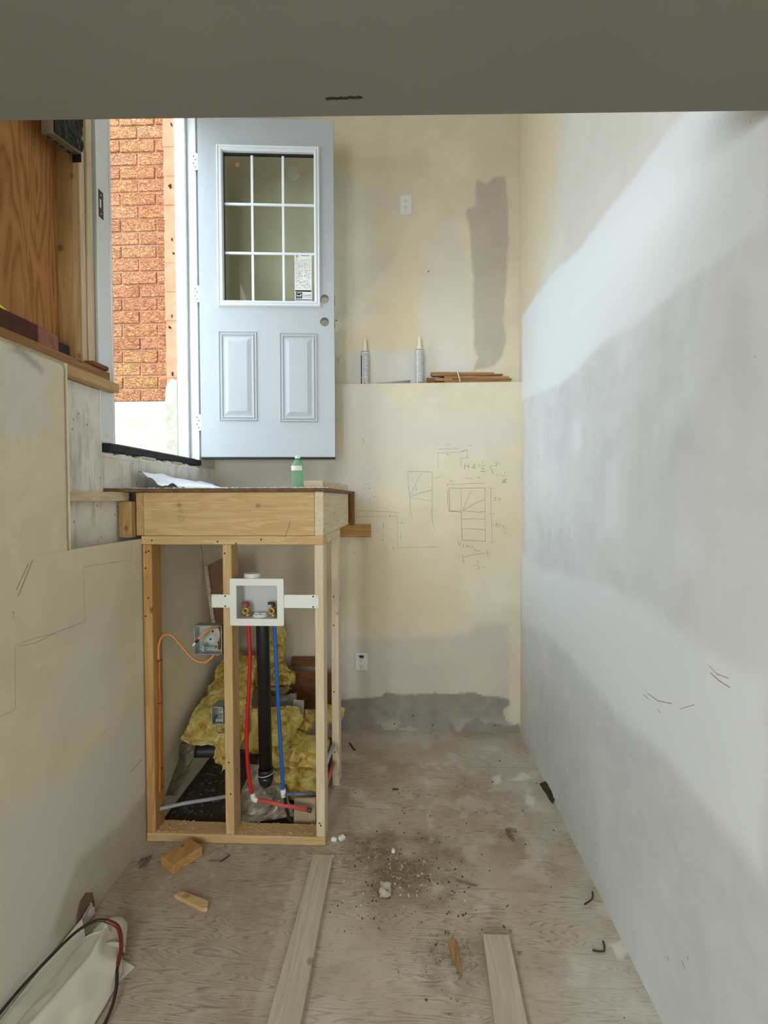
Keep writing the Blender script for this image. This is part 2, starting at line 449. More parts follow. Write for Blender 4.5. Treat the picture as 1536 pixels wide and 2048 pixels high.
PENCIL_BACK = [([(0.279,1.575),(0.355,1.573),(0.508,1.575)],1),
 ([(0.508,1.574),(0.506,1.425),(0.511,1.235)],0),
 ([(0.28,1.575),(0.281,1.507),(0.284,1.428)],1),
 ([(0.271,1.566),(0.27,1.485),(0.278,1.426)],1),
 ([(0.277,1.429),(0.315,1.428),(0.36,1.427)],1),
 ([(0.281,1.426),(0.32,1.424),(0.356,1.421)],1),
 ([(0.355,1.568),(0.357,1.43)],0),
 ([(0.357,1.423),(0.359,1.326),(0.363,1.24)],1),
 ([(0.365,1.432),(0.392,1.498),(0.421,1.561)],0),
 ([(0.367,1.432),(0.445,1.478),(0.504,1.503)],1),
 ([(0.367,1.429),(0.468,1.421),(0.506,1.425)],1),
 ([(0.365,1.377),(0.446,1.379),(0.506,1.376)],1),
 ([(0.367,1.315),(0.437,1.314),(0.511,1.308)],1),
 ([(0.358,1.243),(0.437,1.239),(0.511,1.234)],1),
 ([(0.543,1.581),(0.545,1.416)],0),
 ([(0.535,1.572),(0.555,1.573)],0),
 ([(0.547,1.403),(0.55,1.303),(0.554,1.228)],0),
 ([(0.535,1.411),(0.568,1.411)],0),
 ([(0.538,1.228),(0.569,1.23)],0),
 ([(0.564,1.513),(0.58,1.513),(0.569,1.504),(0.58,1.497),(0.566,1.493)],0),
 ([(0.595,1.515),(0.589,1.5),(0.613,1.5)],0),
 ([(0.604,1.511),(0.598,1.479)],0),
 ([(0.56,1.337),(0.589,1.344),(0.607,1.337)],0),
 ([(0.576,1.353),(0.589,1.321),(0.603,1.339)],0),
 ([(0.587,1.357),(0.576,1.326)],0),
 ([(0.612,1.33),(0.63,1.337),(0.621,1.321),(0.643,1.315)],0),
 ([(0.627,1.299),(0.648,1.29),(0.634,1.281)],0),
 ([(0.379,1.73),(0.378,1.697)],1),
 ([(0.402,1.728),(0.402,1.699)],1),
 ([(0.378,1.715),(0.402,1.715)],1),
 ([(0.449,1.73),(0.432,1.719),(0.427,1.703),(0.441,1.701),(0.447,1.71),(0.432,1.712)],1),
 ([(0.467,1.734),(0.467,1.705)],1),
 ([(0.494,1.748),(0.491,1.732)],1),
 ([(0.476,1.718),(0.508,1.719)],1),
 ([(0.479,1.701),(0.494,1.705),(0.499,1.696),(0.479,1.68),(0.512,1.68)],1),
 ([(0.555,1.716),(0.539,1.714),(0.559,1.665)],1),
 ([(0.584,1.738),(0.57,1.734),(0.581,1.725),(0.568,1.714),(0.581,1.714),(0.579,1.725),(0.586,1.736)],0),
 ([(0.595,1.736),(0.595,1.718)],0),
 ([(0.573,1.657),(0.593,1.66),(0.577,1.642)],0),
 ([(0.599,1.653),(0.644,1.651)],0),
 ([(0.631,1.677),(0.635,1.666)],0),
 ([(0.642,1.63),(0.615,1.623),(0.64,1.61),(0.613,1.608),(0.633,1.623),(0.644,1.63)],1),
 ([(0.336,1.235),(0.345,1.208),(0.356,1.224)],1),
 ([(0.369,1.212),(0.37,1.194)],1),
 ([(0.387,1.194),(0.39,1.212),(0.403,1.194),(0.406,1.212)],1),
 ([(0.418,1.203),(0.424,1.194),(0.43,1.206)],0),
 ([(0.428,1.201),(0.421,1.185)],0),
 ([(0.444,1.194),(0.441,1.178),(0.475,1.173)],1),
 ([(0.363,1.151),(0.372,1.096)],1),
 ([(0.37,1.133),(0.437,1.149),(0.518,1.16)],1),
 ([(0.522,1.179),(0.526,1.135)],1),
 ([(0.451,1.108),(0.469,1.106),(0.457,1.094),(0.469,1.094)],0),
 ([(0.439,1.076),(0.464,1.081),(0.473,1.051)],0),
 ([(0.455,1.053),(0.473,1.072)],0),
 ([(0.489,1.067),(0.514,1.067)],0),
 ([(0.277,1.599),(0.346,1.598)],0),
 ([(0.265,1.602),(0.264,1.591)],1),
 ([(0.273,1.602),(0.272,1.591)],1),
 ([(0.346,1.602),(0.427,1.604),(0.506,1.606)],0),
 ([(0.286,1.616),(0.297,1.625),(0.292,1.614)],0),
 ([(0.306,1.625),(0.319,1.616)],0),
 ([(0.382,1.634),(0.4,1.64),(0.427,1.633)],0),
 ([(0.456,1.647),(0.481,1.64)],0),
 ([(0.468,1.649),(0.467,1.635)],0),
 ([(0.207,1.824),(0.279,1.826),(0.339,1.828)],0),
 ([(0.207,1.801),(0.288,1.803),(0.351,1.805),(0.396,1.816)],0),
 ([(0.209,1.799),(0.208,1.702)],0),
 ([(0.351,1.769),(0.405,1.768)],0),
 ([(0.393,1.814),(0.393,1.768)],0),
 ([(0.351,1.768),(0.353,1.71)],0),
 ([(0.355,1.809),(0.396,1.82)],1),
 ([(0.254,1.851),(0.292,1.855)],0),
 ([(0.4,1.845),(0.427,1.847)],0),
 ([(0.184,1.639),(0.202,1.644),(0.225,1.647)],0),
 ([(0.013,1.68),(0.059,1.683),(0.171,1.679)],1),
 ([(0.013,1.677),(0.021,1.581),(0.027,1.519)],0),
 ([(0.171,1.677),(0.171,1.564),(0.171,1.447)],0),
 ([(0.025,1.519),(0.067,1.606),(0.102,1.671)],0),
 ([(0.03,1.519),(0.092,1.544),(0.171,1.564)],1),
 ([(0.027,1.515),(0.171,1.493)],0),
 ([(0.027,1.515),(0.029,1.448),(0.04,1.393)],0),
 ([(0.167,1.447),(0.171,1.372),(0.184,1.318)],0),
 ([(0.067,1.598),(0.069,1.56)],0),
 ([(-0.315,1.432),(-0.184,1.427),(-0.046,1.421)],0),
 ([(-0.315,1.394),(-0.21,1.394),(-0.054,1.396)],0),
 ([(-0.315,1.427),(-0.319,1.377)],1),
 ([(-0.052,1.393),(-0.052,1.192)],0),
 ([(-0.021,1.393),(-0.021,1.356)],0),
 ([(-0.05,1.354),(-0.004,1.352)],0),
 ([(-0.051,1.192),(0.033,1.196),(0.213,1.198)],0),
 ([(-0.027,1.293),(-0.034,1.251)],0),
 ([(-0.142,1.352),(-0.143,1.318)],1),
 ([(-0.144,1.28),(-0.143,1.24)],0),
 ([(-0.275,1.9),(-0.265,1.879),(-0.275,1.863)],1),
 ([(-0.272,1.599),(-0.23,1.606)],0),
 ([(-0.266,1.578),(-0.247,1.562)],0),
 ([(-0.375,1.251),(-0.299,1.253)],0),
 ([(-0.37,1.238),(-0.362,1.221)],0)]
PENCIL_UPPER = [([(-0.455,2.442),(-0.442,2.419)],1),
 ([(-0.425,2.448),(-0.442,2.419),(-0.445,2.396)],1)]
PENCIL_LEFT = [([(1.727,1.268),(1.8,1.268),(2.043,1.255)],0),
 ([(2.043,1.255),(2.043,1.321)],0),
 ([(1.73,1.267),(1.73,1.172),(1.732,1.076)],0),
 ([(1.735,1.073),(1.578,1.073)],1),
 ([(1.578,1.073),(1.487,1.081),(1.41,1.082)],0),
 ([(1.578,1.072),(1.494,1.065),(1.422,1.075)],0),
 ([(1.41,1.082),(1.408,0.956),(1.407,0.896)],0),
 ([(1.407,0.893),(1.351,0.895)],0),
 ([(1.421,1.244),(1.47,1.316)],2),
 ([(1.427,1.225),(1.487,1.322)],2),
 ([(1.402,1.183),(1.412,1.175)],1),
 ([(1.409,1.183),(1.406,1.164)],0),
 ([(2.01,0.373),(2.098,0.377)],2),
 ([(1.828,0.625),(1.845,0.624)],1)]
PENCIL_RIGHT = [([(1.537,0.915),(1.475,0.918),(1.403,0.94)],1),
 ([(1.566,0.901),(1.524,0.9)],0),
 ([(1.36,0.943),(1.295,0.981)],0),
 ([(1.234,1.102),(1.204,1.093),(1.162,1.098)],0),
 ([(1.228,1.087),(1.194,1.08),(1.157,1.079)],1),
 ([(1.475,0.892),(1.463,0.888)],0),
 ([(1.409,0.216),(1.399,0.214)],1),
 ([(1.336,0.274),(1.32,0.268)],1),
 ([(1.309,0.31),(1.306,0.303)],1)]
STAMP = [([(-0.9821,1.4673),(-0.9667,1.4673),(-0.9734,1.4587)],0),
 ([(-0.98,1.4608),(-0.9669,1.45)],0),
 ([(-0.9601,1.4673),(-0.9625,1.45)],0),
 ([(-0.9848,1.4349),(-0.976,1.4349)],0),
 ([(-0.9804,1.4349),(-0.9806,1.4176)],0),
 ([(-0.9694,1.4349),(-0.9718,1.4176),(-0.9652,1.4176)],0),
 ([(-0.9606,1.4327),(-0.954,1.4327),(-0.9608,1.4176),(-0.9542,1.4175)],0),
 ([(-0.492,1.4106),(-0.5164,1.3441)],1),
 ([(-0.6191,1.4816),(-0.5693,1.4772)],0)]
# ---------------------------------------------------------------- shared materials
def pos(t, scale=(1, 1, 1)):
    g = t.n('ShaderNodeNewGeometry'); mp = t.n('ShaderNodeMapping'); mp.inputs['Scale'].default_value = scale
    t.l(g.outputs['Position'], mp.inputs[0]); return mp.outputs[0]
NT.coord_pos = pos
_oc = NT.coord
NT.coord = lambda s, rand=True, scale=(1, 1, 1): _oc(s, rand, scale) if rand else pos(s, scale)

M_BACK = plaster('plaster_back', srgb(220, 208, 182), srgb(212, 207, 198), srgb(150, 142, 130), srgb(220, 202, 166), .15)
M_RIGHT = plaster('plaster_right', srgb(219, 220, 218), srgb(230, 233, 232), srgb(202, 202, 200), srgb(222, 208, 182), .3, drips=.12)
M_LEFT = plaster('plaster_left', srgb(222, 212, 184), srgb(214, 210, 202), srgb(168, 160, 148), srgb(196, 188, 172), .15)
M_PLASTER = plain('plaster_plain', srgb(205, 198, 184), .8, 0, .05, 3, .1)
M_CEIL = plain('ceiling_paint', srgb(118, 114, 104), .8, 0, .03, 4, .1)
M_PENCIL = plain('pencil', srgb(166, 154, 134), .7, 0, .15, 40)
M_SCRATCH = plain('scratch', srgb(140, 118, 92), .7, 0, .15, 40)
M_WHITE = plain('white_paint', srgb(232, 234, 236), .38, 0, .02, 6)
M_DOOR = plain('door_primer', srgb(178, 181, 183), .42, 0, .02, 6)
M_WPLAST = plain('white_plastic', srgb(224, 222, 214), .4, 0, .03, 8)
M_BLACK = plain('black_plastic', srgb(22, 22, 23), .35, 0, .2, 20)
M_RUBBER = plain('black_rubber', srgb(26, 27, 30), .6, 0, .2, 20)
M_STEEL = plain('zinc_steel', srgb(186, 188, 184), .38, .85, .15, 20)
M_DARKMETAL = plain('dark_metal', srgb(84, 78, 66), .45, .6, .2, 20)
M_BRASS = plain('brass', srgb(196, 160, 88), .35, .85, .12, 30)
M_INK = plain('ink', srgb(28, 28, 28), .6, 0, .1, 30)
M_GREYINK = plain('grey_ink', srgb(140, 138, 132), .6, 0, .2, 60)
M_PAPER = plain('paper', srgb(230, 228, 220), .7, 0, .04, 12)
M_DIRT = plain('dirt', srgb(84, 68, 48), .9, 0, .4, 60)

def mat_concrete():
    t = NT('old_concrete'); v = pos(t)
    n = t.noise(v, 5, 6, .65, .5)
    c = t.ramp(n, [(.3, srgb(222, 218, 206)), (.5, srgb(240, 237, 227)), (.72, srgb(244, 242, 234))])
    vd = pos(t, (3, 3, .6)); nd = t.noise(vd, 4.5, 6, .7)
    c = t.mix(t.ramp(nd, [(.53, (0, 0, 0, 1)), (.70, (.45, .45, .45, 1))]), c, srgb(134, 124, 104))
    vo = t.n('ShaderNodeTexVoronoi'); vo.inputs['Scale'].default_value = 26; t.l(v, vo.inputs['Vector'])
    sp = t.math('MULTIPLY', t.ramp(vo.outputs['Distance'], [(.06, (1, 1, 1, 1)), (.16, (0, 0, 0, 1))]), t.ramp(t.noise(v, 7), [(.44, (0, 0, 0, 1)), (.56, (1, 1, 1, 1))]))
    c = t.mix(t.math('MULTIPLY', sp, .7), c, srgb(84, 74, 60))
    t.color(c); t.bump(t.math('ADD', n, t.math('MULTIPLY', sp, -.6)), .5, .006); return t.done(.85, 0, .2)
M_CONC = mat_concrete()

def mat_parged():
    t = NT('parged_concrete'); v = pos(t); n = t.noise(v, 18, 6, .7)
    t.color(t.ramp(n, [(.3, srgb(172, 164, 146)), (.7, srgb(200, 193, 176))])); t.bump(n, .5, .006); return t.done(.9, 0, .2)
M_PARGE = mat_parged()

def mat_floor():
    t = NT('dusty_plywood'); v = pos(t)
    a = t.n('ShaderNodeAttribute', attribute_name='mask'); sp = t.n('ShaderNodeSeparateColor'); t.l(a.outputs['Color'], sp.inputs[0])
    base = t.ramp(t.noise(v, 3.0, 6, .65, .4), [(.3, srgb(170, 150, 126)), (.5, srgb(186, 168, 144)), (.72, srgb(200, 186, 166))])
    # cathedral grain of rotary cut veneer: contour lines of a smooth field stretched along X
    vg = pos(t, (.7, 6.0, 1)); f = t.noise(vg, 1.7, 2, .45, .3)
    ln = t.math('FRACT', t.math('MULTIPLY', f, 34.0))
    ln = t.ramp(ln, [(.0, (0, 0, 0, 1)), (.16, (1, 1, 1, 1)), (.42, (0, 0, 0, 1))])
    brk = t.ramp(t.noise(pos(t, (4, 12, 1)), 5, 5, .7), [(.36, (0, 0, 0, 1)), (.55, (1, 1, 1, 1))])
    patch = t.ramp(t.noise(v, 1.9, 3, .5), [(.36, (.15, .15, .15, 1)), (.55, (1, 1, 1, 1))])
    g = t.math('MULTIPLY', t.math('MULTIPLY', ln, brk), patch)
    g = t.math('ADD', t.math('MULTIPLY', g, .75), t.math('MULTIPLY', t.ramp(t.noise(pos(t, (5, 70, 1)), 2.2, 5, .7), [(.5, (0, 0, 0, 1)), (.68, (1, 1, 1, 1))]), t.ramp(t.noise(v, 5, 4, .6), [(.45, (0, 0, 0, 1)), (.6, (.55, .55, .55, 1))])))
    c = t.mix(t.math('MULTIPLY', g, .9), base, srgb(98, 82, 62))
    c = t.mix(t.math('MULTIPLY', sp.outputs[1], t.ramp(t.noise(v, 26, 3, .7), [(.3, (.25, .25, .25, 1)), (.62, (.8, .8, .8, 1))])), c, srgb(108, 88, 62))
    c = t.mix(t.math('MULTIPLY', sp.outputs[0], .6), c, srgb(206, 201, 190))
    c = t.mix(sp.outputs[2], c, srgb(226, 222, 212))
    vo = t.n('ShaderNodeTexVoronoi'); vo.inputs['Scale'].default_value = 34; t.l(v, vo.inputs['Vector'])
    spk = t.math('MULTIPLY', t.ramp(vo.outputs['Distance'], [(.06, (1, 1, 1, 1)), (.14, (0, 0, 0, 1))]), t.ramp(t.noise(v, 6), [(.52, (0, 0, 0, 1)), (.62, (.7, .7, .7, 1))]))
    c = t.mix(spk, c, srgb(110, 96, 78))
    t.color(c); t.bump(t.math('ADD', t.math('MULTIPLY', g, -1.0), t.noise(v, 60)), .3, .0015); return t.done(.8, 0, .25)
M_FLOOR = mat_floor()

def mat_sheathing():
    t = NT('sheathing_plywood'); vg = pos(t, (3, 3, .32))
    f = t.noise(vg, 2.4, 3, .5, .5)
    ln = t.math('FRACT', t.math('MULTIPLY', f, 11.0))
    c = t.ramp(ln, [(.0, srgb(140, 92, 48)), (.2, srgb(164, 114, 64)), (.5, srgb(182, 134, 82)), (.8, srgb(174, 124, 72)), (1.0, srgb(140, 92, 48))])
    c = t.mix(t.math('MULTIPLY', t.noise(pos(t, (8, 8, .5)), 8, 4), .4), c, srgb(170, 112, 58))
    vo = t.n('ShaderNodeTexVoronoi'); vo.inputs['Scale'].default_value = 6; t.l(pos(t, (1, 1, .6)), vo.inputs['Vector'])
    c = t.mix(t.ramp(vo.outputs['Distance'], [(.03, (.9, .9, .9, 1)), (.08, (0, 0, 0, 1))]), c, srgb(90, 46, 18))
    t.color(c); t.bump(ln, .12, .001); return t.done(.65, 0, .25)
M_SHEATH = mat_sheathing()

def mat_brick():
    t = NT('rug_brick')
    oi = t.n('ShaderNodeObjectInfo')
    base = t.ramp(oi.outputs['Random'], [(.0, srgb(198, 128, 84)), (.35, srgb(204, 142, 102)), (.6, srgb(186, 118, 86)), (.85, srgb(204, 148, 92)), (1.0, srgb(176, 108, 82))])
    v = t.coord(True, (2.0, 2, 5.0)); f = t.noise(v, 17, 3, .6, 1.8)
    ln = t.math('FRACT', t.math('MULTIPLY', f, 4.0))
    g = t.ramp(ln, [(.0, (1, 1, 1, 1)), (.12, (1, 1, 1, 1)), (.34, (0, 0, 0, 1)), (.85, (0, 0, 0, 1)), (1.0, (1, 1, 1, 1))])
    c = t.mix(t.math('MULTIPLY', g, .8), base, srgb(104, 42, 22))
    c = t.mix(t.math('MULTIPLY', t.noise(t.coord(), 30, 4), .25), c, srgb(226, 176, 130))
    t.color(c); t.bump(t.math('SUBTRACT', 1.0, g), .9, .005); return t.done(.9, 0, .2)
M_BRICK = mat_brick()
M_MORTAR = plain('mortar', srgb(170, 134, 106), .95, 0, .1, 40, .4)
M_CUTBRICK = plain('cut_brick', srgb(202, 146, 112), .95, 0, .14, 16, .6)

# ---------------------------------------------------------------- the setting
YB, YU, XR, XL, LEDGE = 3.215, 3.30, .735, -1.148, 2.245
XC = -1.24            # face of the foundation wall and of the framing above it
fb = lambda u, v, h: (u, YB + h + 0 * u, v)
fu_ = lambda u, v, h: (u, YU + h + 0 * u, v)
fr = lambda u, v, h: (XR + h + 0 * u, u, v)
fl = lambda u, v, h: (XL - h + 0 * u, u, v)
ff = lambda u, v, h: (u, v, -h + 0 * u)

def m_back(U, V):
    raw = inside_soft(U, V, POLY['B_raw'], .012, .012, 16, 3)
    grey = inside_soft(U, V, POLY['B_grey'], .06, .02, 8, 5)
    wh = inside_soft(U, V, POLY['B_white'], .07, .03, 6, 7)
    sm = .55 * (fbm(U * 9, V * 9, 31) > .60) * raw          # smears of compound on the bare board
    yel = np.clip(fbm(U * 2.2, V * 2.2, 11) * 2.2 - .75, 0, 1) * (1 - grey) * .8
    return np.clip(wh * .62 + grey * .4 * (1 - raw) + sm * .5 * raw, 0, 1), np.clip(raw * (1 - .5 * sm) + grey * .22, 0, 1), yel
wb = wall_sheet('wall_back', -1.36, XR + .02, 0, LEDGE, .012, fb, .20, m_back, M_BACK, 'lower back wall of unpainted drywall covered in pencil sketches, bare grey band along the floor', 'wall')

def m_upper(U, V):
    raw = inside_soft(U, V, POLY['U_raw'], .018, .012, 14, 3)
    yel = inside_soft(U, V, POLY['U_yellow'], .16, .02, 8, 5)
    tan = inside_soft(U, V, POLY['U_tan'], .05, .01, 8, 6)
    w = np.maximum(inside_soft(U, V, POLY['U_white'], .06, .02, 8, 7), .6 * inside_soft(U, V, POLY['U_white2'], .1, .03, 6, 8))
    return w * .8, np.clip(raw * .5 + tan * .10, 0, 1), yel * .8
wu = wall_sheet('wall_upper', -1.36, XR + .02, LEDGE, 4.2, .012, fu_, .12, m_upper, M_BACK, 'upper back wall set back behind the ledge, cream drywall with a tall grey compound patch', 'wall')

def m_right(U, V):
    up = inside_soft(U, V, POLY['R_up'], .035, .014, 9, 3)
    low = inside_soft(U, V, POLY['R_low'], .08, .02, 7, 4)
    sp = sum(inside_soft(U, V, POLY['R_spot%d' % k], .06, .008, 20, 20 + k) * (.6 if k not in (6, 7) else .35) for k in range(1, 9))
    tan = inside_soft(U, V, POLY['R_tan'], .22, .04, 5, 9)
    above = (V > 2.3) * (1 - up) * .4
    cor = inside_soft(U, V, POLY['R_corner'], .02, .004, 9, 5)
    rough = np.clip((fbm(U * 3, V * 3, 41) - .45) * 3, 0, 1) * (1 - up) * (1 - low) * .5
    return np.clip(up + low * .95 + sp, 0, 1), rough * (V < 2.4), np.clip(tan * .8 + above + cor * .7, 0, 1)
wr = wall_sheet('wall_right', 0.985, YU + .02, 0, 4.2, .014, fr, .12, m_right, M_RIGHT, 'long right wall of grey drywall with two broad white bands of joint compound', 'wall')
zero = lambda U, V: (U * 0, U * 0, U * 0)

def m_left(U, V):
    g = inside_soft(U, V, POLY['L_grey'], .05, .02, 7, 3)
    low = inside_soft(U, V, POLY['L_low'], .12, .03, 6, 4)
    top = inside_soft(U, V, POLY['L_top'], .04, .03, 9, 5)
    d = inside_soft(U, V, POLY['L_dirt'], .02, .012, 22, 6)
    li = inside_soft(U, V, POLY['L_lil'], .12, .03, 5, 7)
    return np.clip(low * .8 * (1 - g) + top * .75 + li * .5, 0, 1), np.clip(g * .6 + d * .9, 0, 1), (V > 1.0) * .12
wl = wall_sheet('wall_left', -3.2, YB, 0, 1.337, .02, fl, .0127, m_left, M_LEFT, 'left wall of cream drywall with faint pencilled stair steps, cut low beside the platform', 'wall')
wall_sheet('drywall_panel', .9, 1.664, 1.337, 1.972, .012, fl, .0127, m_left, M_LEFT, None, None, parent=wl,
           bulge=lambda U, V: .012 * np.clip((U - 1.64) / .024, 0, 1) ** 2 + .012 * np.clip((V - 1.945) / .027, 0, 1) ** 2 + (fbm(U * 20, V * 20, 3) - .5) * .004)
wall_sheet('drywall_panel', -3.2, .9, 1.337, 2.27, .5, fl, .0127, zero, M_LEFT, None, None, parent=wl)

# floor: two plywood panels with an open joint between them
fo = empty('floor', (0, 1.5, 0), 'dusty plywood subfloor with visible grain and plaster drips', 'floor', kind='structure')
def m_floor(U, V):
    dust = inside_soft(U, V, POLY['F_dust'], .3, .05, 5, 3)
    dust = np.clip(dust * .9 + .45 * np.clip((1.9 - V) * 1.4, 0, 1), 0, 1) * np.clip(fbm(U * 4, V * 4, 17) * 1.8 - .2, 0, 1)
    spl = sum(inside_soft(U, V, POLY['F_splat%d' % k], .012, .01, 24, 30 + k) for k in range(1, 5))
    spl = spl * .8 + np.clip((fbm(U * 11, V * 11, 61) - .62) * 2.5, 0, .3) * (U > .1) + np.clip((fbm(U * 8, V * 8, 77) - .58) * 2.5, 0, .3) * (V > 2.4)
    dirt = inside_soft(U, V, POLY['F_dirt'], .14, .08, 9, 9) * np.clip(fbm(U * 10, V * 10, 5) * 2.4 - .5, 0, 1) + inside_soft(U, V, POLY['F_dirt2'], .08, .05, 9, 10) * .8 * np.clip(fbm(U * 14, V * 14, 6) * 2.4 - .6, 0, 1)
    dirt = dirt + .7 * np.clip(1 - abs(U + .2) / .12, 0, 1) * np.clip(1 - abs(V - 2.1) / .15, 0, 1) + .35 * (U < -.45) * (V < 2.2)
    return np.clip(dust, 0, 1), np.clip(dirt, 0, 1), np.clip(spl, 0, .85)
for a, b in ((.6, 2.788), (2.791, YB + .01)):
    wall_sheet('plywood_panel', -1.2, XR + .01, a, b, .012, ff, .019, m_floor, M_FLOOR, None, None, parent=fo)
wall_sheet('plywood_panel', -1.2, 2.6, -3.2, .598, .5, ff, .019, zero, M_FLOOR, None, None, parent=fo)
MB().box(XR + .012, 2.6, .6, .985, -.019, 0).mk('plywood_panel', M_FLOOR, fo)
MB().box(-1.4, 2.7, -3.3, 3.4, -.06, -.0195).mk('joist_deck', M_DIRT, fo)

# lower ceiling that ends at the stair opening, and the shell of the rooms (the lower room is wider than the stairwell)
SZ = 2.27
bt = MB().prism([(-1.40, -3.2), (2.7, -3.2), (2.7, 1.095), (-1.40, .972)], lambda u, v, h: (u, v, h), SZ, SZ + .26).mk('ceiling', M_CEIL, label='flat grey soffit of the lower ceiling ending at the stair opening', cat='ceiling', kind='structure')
rs_ = random.Random(2); q = []
for k in range(30):
    x = -.150 + k * .0024
    q.append((x, .968 + .0006 * math.sin(k * .9) + rs_.uniform(-.0005, .0005)))
q2 = [(x, y - .004 - rs_.uniform(0, .0025)) for x, y in reversed(q)]
MB().prism(q + q2, lambda u, v, h: (u, v, h), SZ - .0006, SZ - .0001).mk('scuff_mark', M_INK, bt, label='black scuff mark near the edge')
MB().box(-1.5, .9, -3.3, 3.5, 4.2, 4.3).mk('ceiling_upper', M_PLASTER, label='upper ceiling over the stair opening', cat='ceiling', kind='structure')
# upper left outer wall with the window opening of the upper room, and the walls that close both rooms
MB().box(-1.46, -1.37, -3.3, -1.20, 2.2, 4.2).box(-1.46, -1.37, .80, .97, 2.2, 4.2).box(-1.46, -1.37, -1.20, .80, 2.2, 2.72).box(-1.46, -1.37, -1.20, .80, 3.83, 4.2).mk('wall_upper_left', M_PLASTER, label='outer wall of the upper room with a window opening', cat='wall', kind='structure')
MB().box(-1.3, -.25, -3.3, -3.2, 0, 2.27).box(1.45, 2.7, -3.3, -3.2, 0, 2.27).box(-.25, 1.45, -3.3, -3.2, 0, .75).box(-.25, 1.45, -3.3, -3.2, 1.95, 2.27).box(-1.46, .9, -3.3, -3.2, 2.27, 4.2).mk('wall_behind', M_PLASTER, label='far wall of the lower room with a window opening', cat='wall', kind='structure')
MB().box(2.6, 2.7, -3.2, 1.0, 0, 2.3).mk('wall_far_right', M_PLASTER, label='right wall of the wider lower room', cat='wall', kind='structure')
MB().box(XR + .12, 2.7, .985, 1.08, 0, 2.3).mk('wall_return', M_PLASTER, label='short wall beside the stairwell closing the lower room', cat='wall', kind='structure')
MB().box(XR + .001, XR + .12, -3.2, .985, SZ + .26, 4.2).mk('wall_upper_right', M_PLASTER, label='right wall of the upper room', cat='wall', kind='structure')

# foundation wall below the door, with a step where the door stands
b = MB()
n = 40
def rag(a, b_, k): return a + (b_ - a) * k / n
b.box(XC - .20, XC, .9, 2.0, 0, 1.952).box(XC - .20, XC, 2.0, 3.0, 0, 1.69).box(XC - .20, XC, 3.0, YU, 0, 1.70)
for k in range(n):   # crumbly top edge of the cast step
    y = rag(2.0, 2.96, k); h = .012 + .016 * mnoise.noise(Vector((k * .45, 3, 1)))
    b.box(XC - .02, XC + .004, y, rag(2.0, 2.96, k + 1), 1.685, 1.69 + max(.003, h))
wf = b.mk('wall_foundation', M_CONC, label='stained bare concrete foundation wall below the exterior door', cat='wall', kind='structure')

# framed wall above the foundation, left of the door
fw = empty('wall_framed', (XC, 1.6, 1.955), 'open stud wall with plywood sheathing above the concrete, left of the doorway', 'wall', kind='structure')
lumber('sill_plate', XC - .10, -1.198, .95, 2.062, 1.955, 1.992, 'board', fw)
MB().box(XC - .09, -1.212, .95, 2.02, 1.993, 2.030, .003).mk('sill_plate', wood('shim', 1), fw)
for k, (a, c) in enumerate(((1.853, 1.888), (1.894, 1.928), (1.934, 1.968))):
    lumber('stud', XC - .089, XC + (.000, -.005, .001)[k], a, c, 2.031, 4.2, ('dull_tan', 'pale', 'pale')[k], fw, .006)  # first stud toned darker to carry the shade on its front face
lumber('stud', XC - .089, XC - .004, 1.39, 1.43, 2.031, 4.2, 'pine', fw)
MB().box(XC - .095, XC - .065, .95, 1.852, 2.06, 4.2).mk('sheathing_panel', M_SHEATH, fw)
MB().box(XC - .13, XC - .096, .95, 2.0, 1.955, 4.2).mk('outer_board', M_SHEATH, fw)
lumber('shim_block', XC - .03, -1.205, 1.90, 2.0, 2.031, 2.048, 'brown', fw)
# wall around the door on the far side and above it
MB().box(XC - .12, XC, 3.0, YU + .1, 1.70, 4.2).box(XC - .12, XC, 1.972, 3.0, 3.80, 4.2).mk('wall_side', M_PLASTER, label='cream drywall beside and above the exterior doorway', cat='wall', kind='structure')

# ---------------------------------------------------------------- outdoors: brick wall of the house standing square to the doorway
wo = empty('wall_outside', (-2.3, 3.4, 1.4), 'orange rug brick wall outside on a pale concrete foundation', 'wall', kind='structure')
MB().box(-3.4, -1.36, 3.262, 3.45, 2.15, 4.6).mk('mortar_bed', M_MORTAR, wo)
MB().box(-3.4, -1.30, 3.235, 3.45, 1.3, 2.152).mk('foundation', M_PARGE, wo)
bvar = []
for k in range(5):
    bm = bmesh.new(); bmesh.ops.create_cube(bm, size=1)
    for p in bm.verts: p.co = Vector((p.co.x * .227, p.co.y * .09, p.co.z * .0765))
    bmesh.ops.bevel(bm, geom=bm.edges[:], offset=.004, segments=1, affect='EDGES')
    rb = random.Random(k)
    for p in bm.verts: p.co += Vector((rb.uniform(-1, 1), rb.uniform(-1, 1), rb.uniform(-1, 1))) * .0016
    me = bpy.data.meshes.new('brick'); bm.to_mesh(me); bm.free(); me.materials.append(M_BRICK); bvar.append(me)
rb = random.Random(5)
for r in range(28):
    for c in range(7):
        x = -1.745 + .2365 * (c - 4) + (.118 if r % 2 else 0) - .118
        if x > -1.40 - .05 or x < -3.2: continue
        o = bpy.data.objects.new('brick', rb.choice(bvar)); o.location = (x, 3.297 + rb.uniform(-.003, .003), 2.152 + .0853 * r + .044)
        link(o, wo)
    for x in ((-1.388,) if r % 2 else ()):
        pass
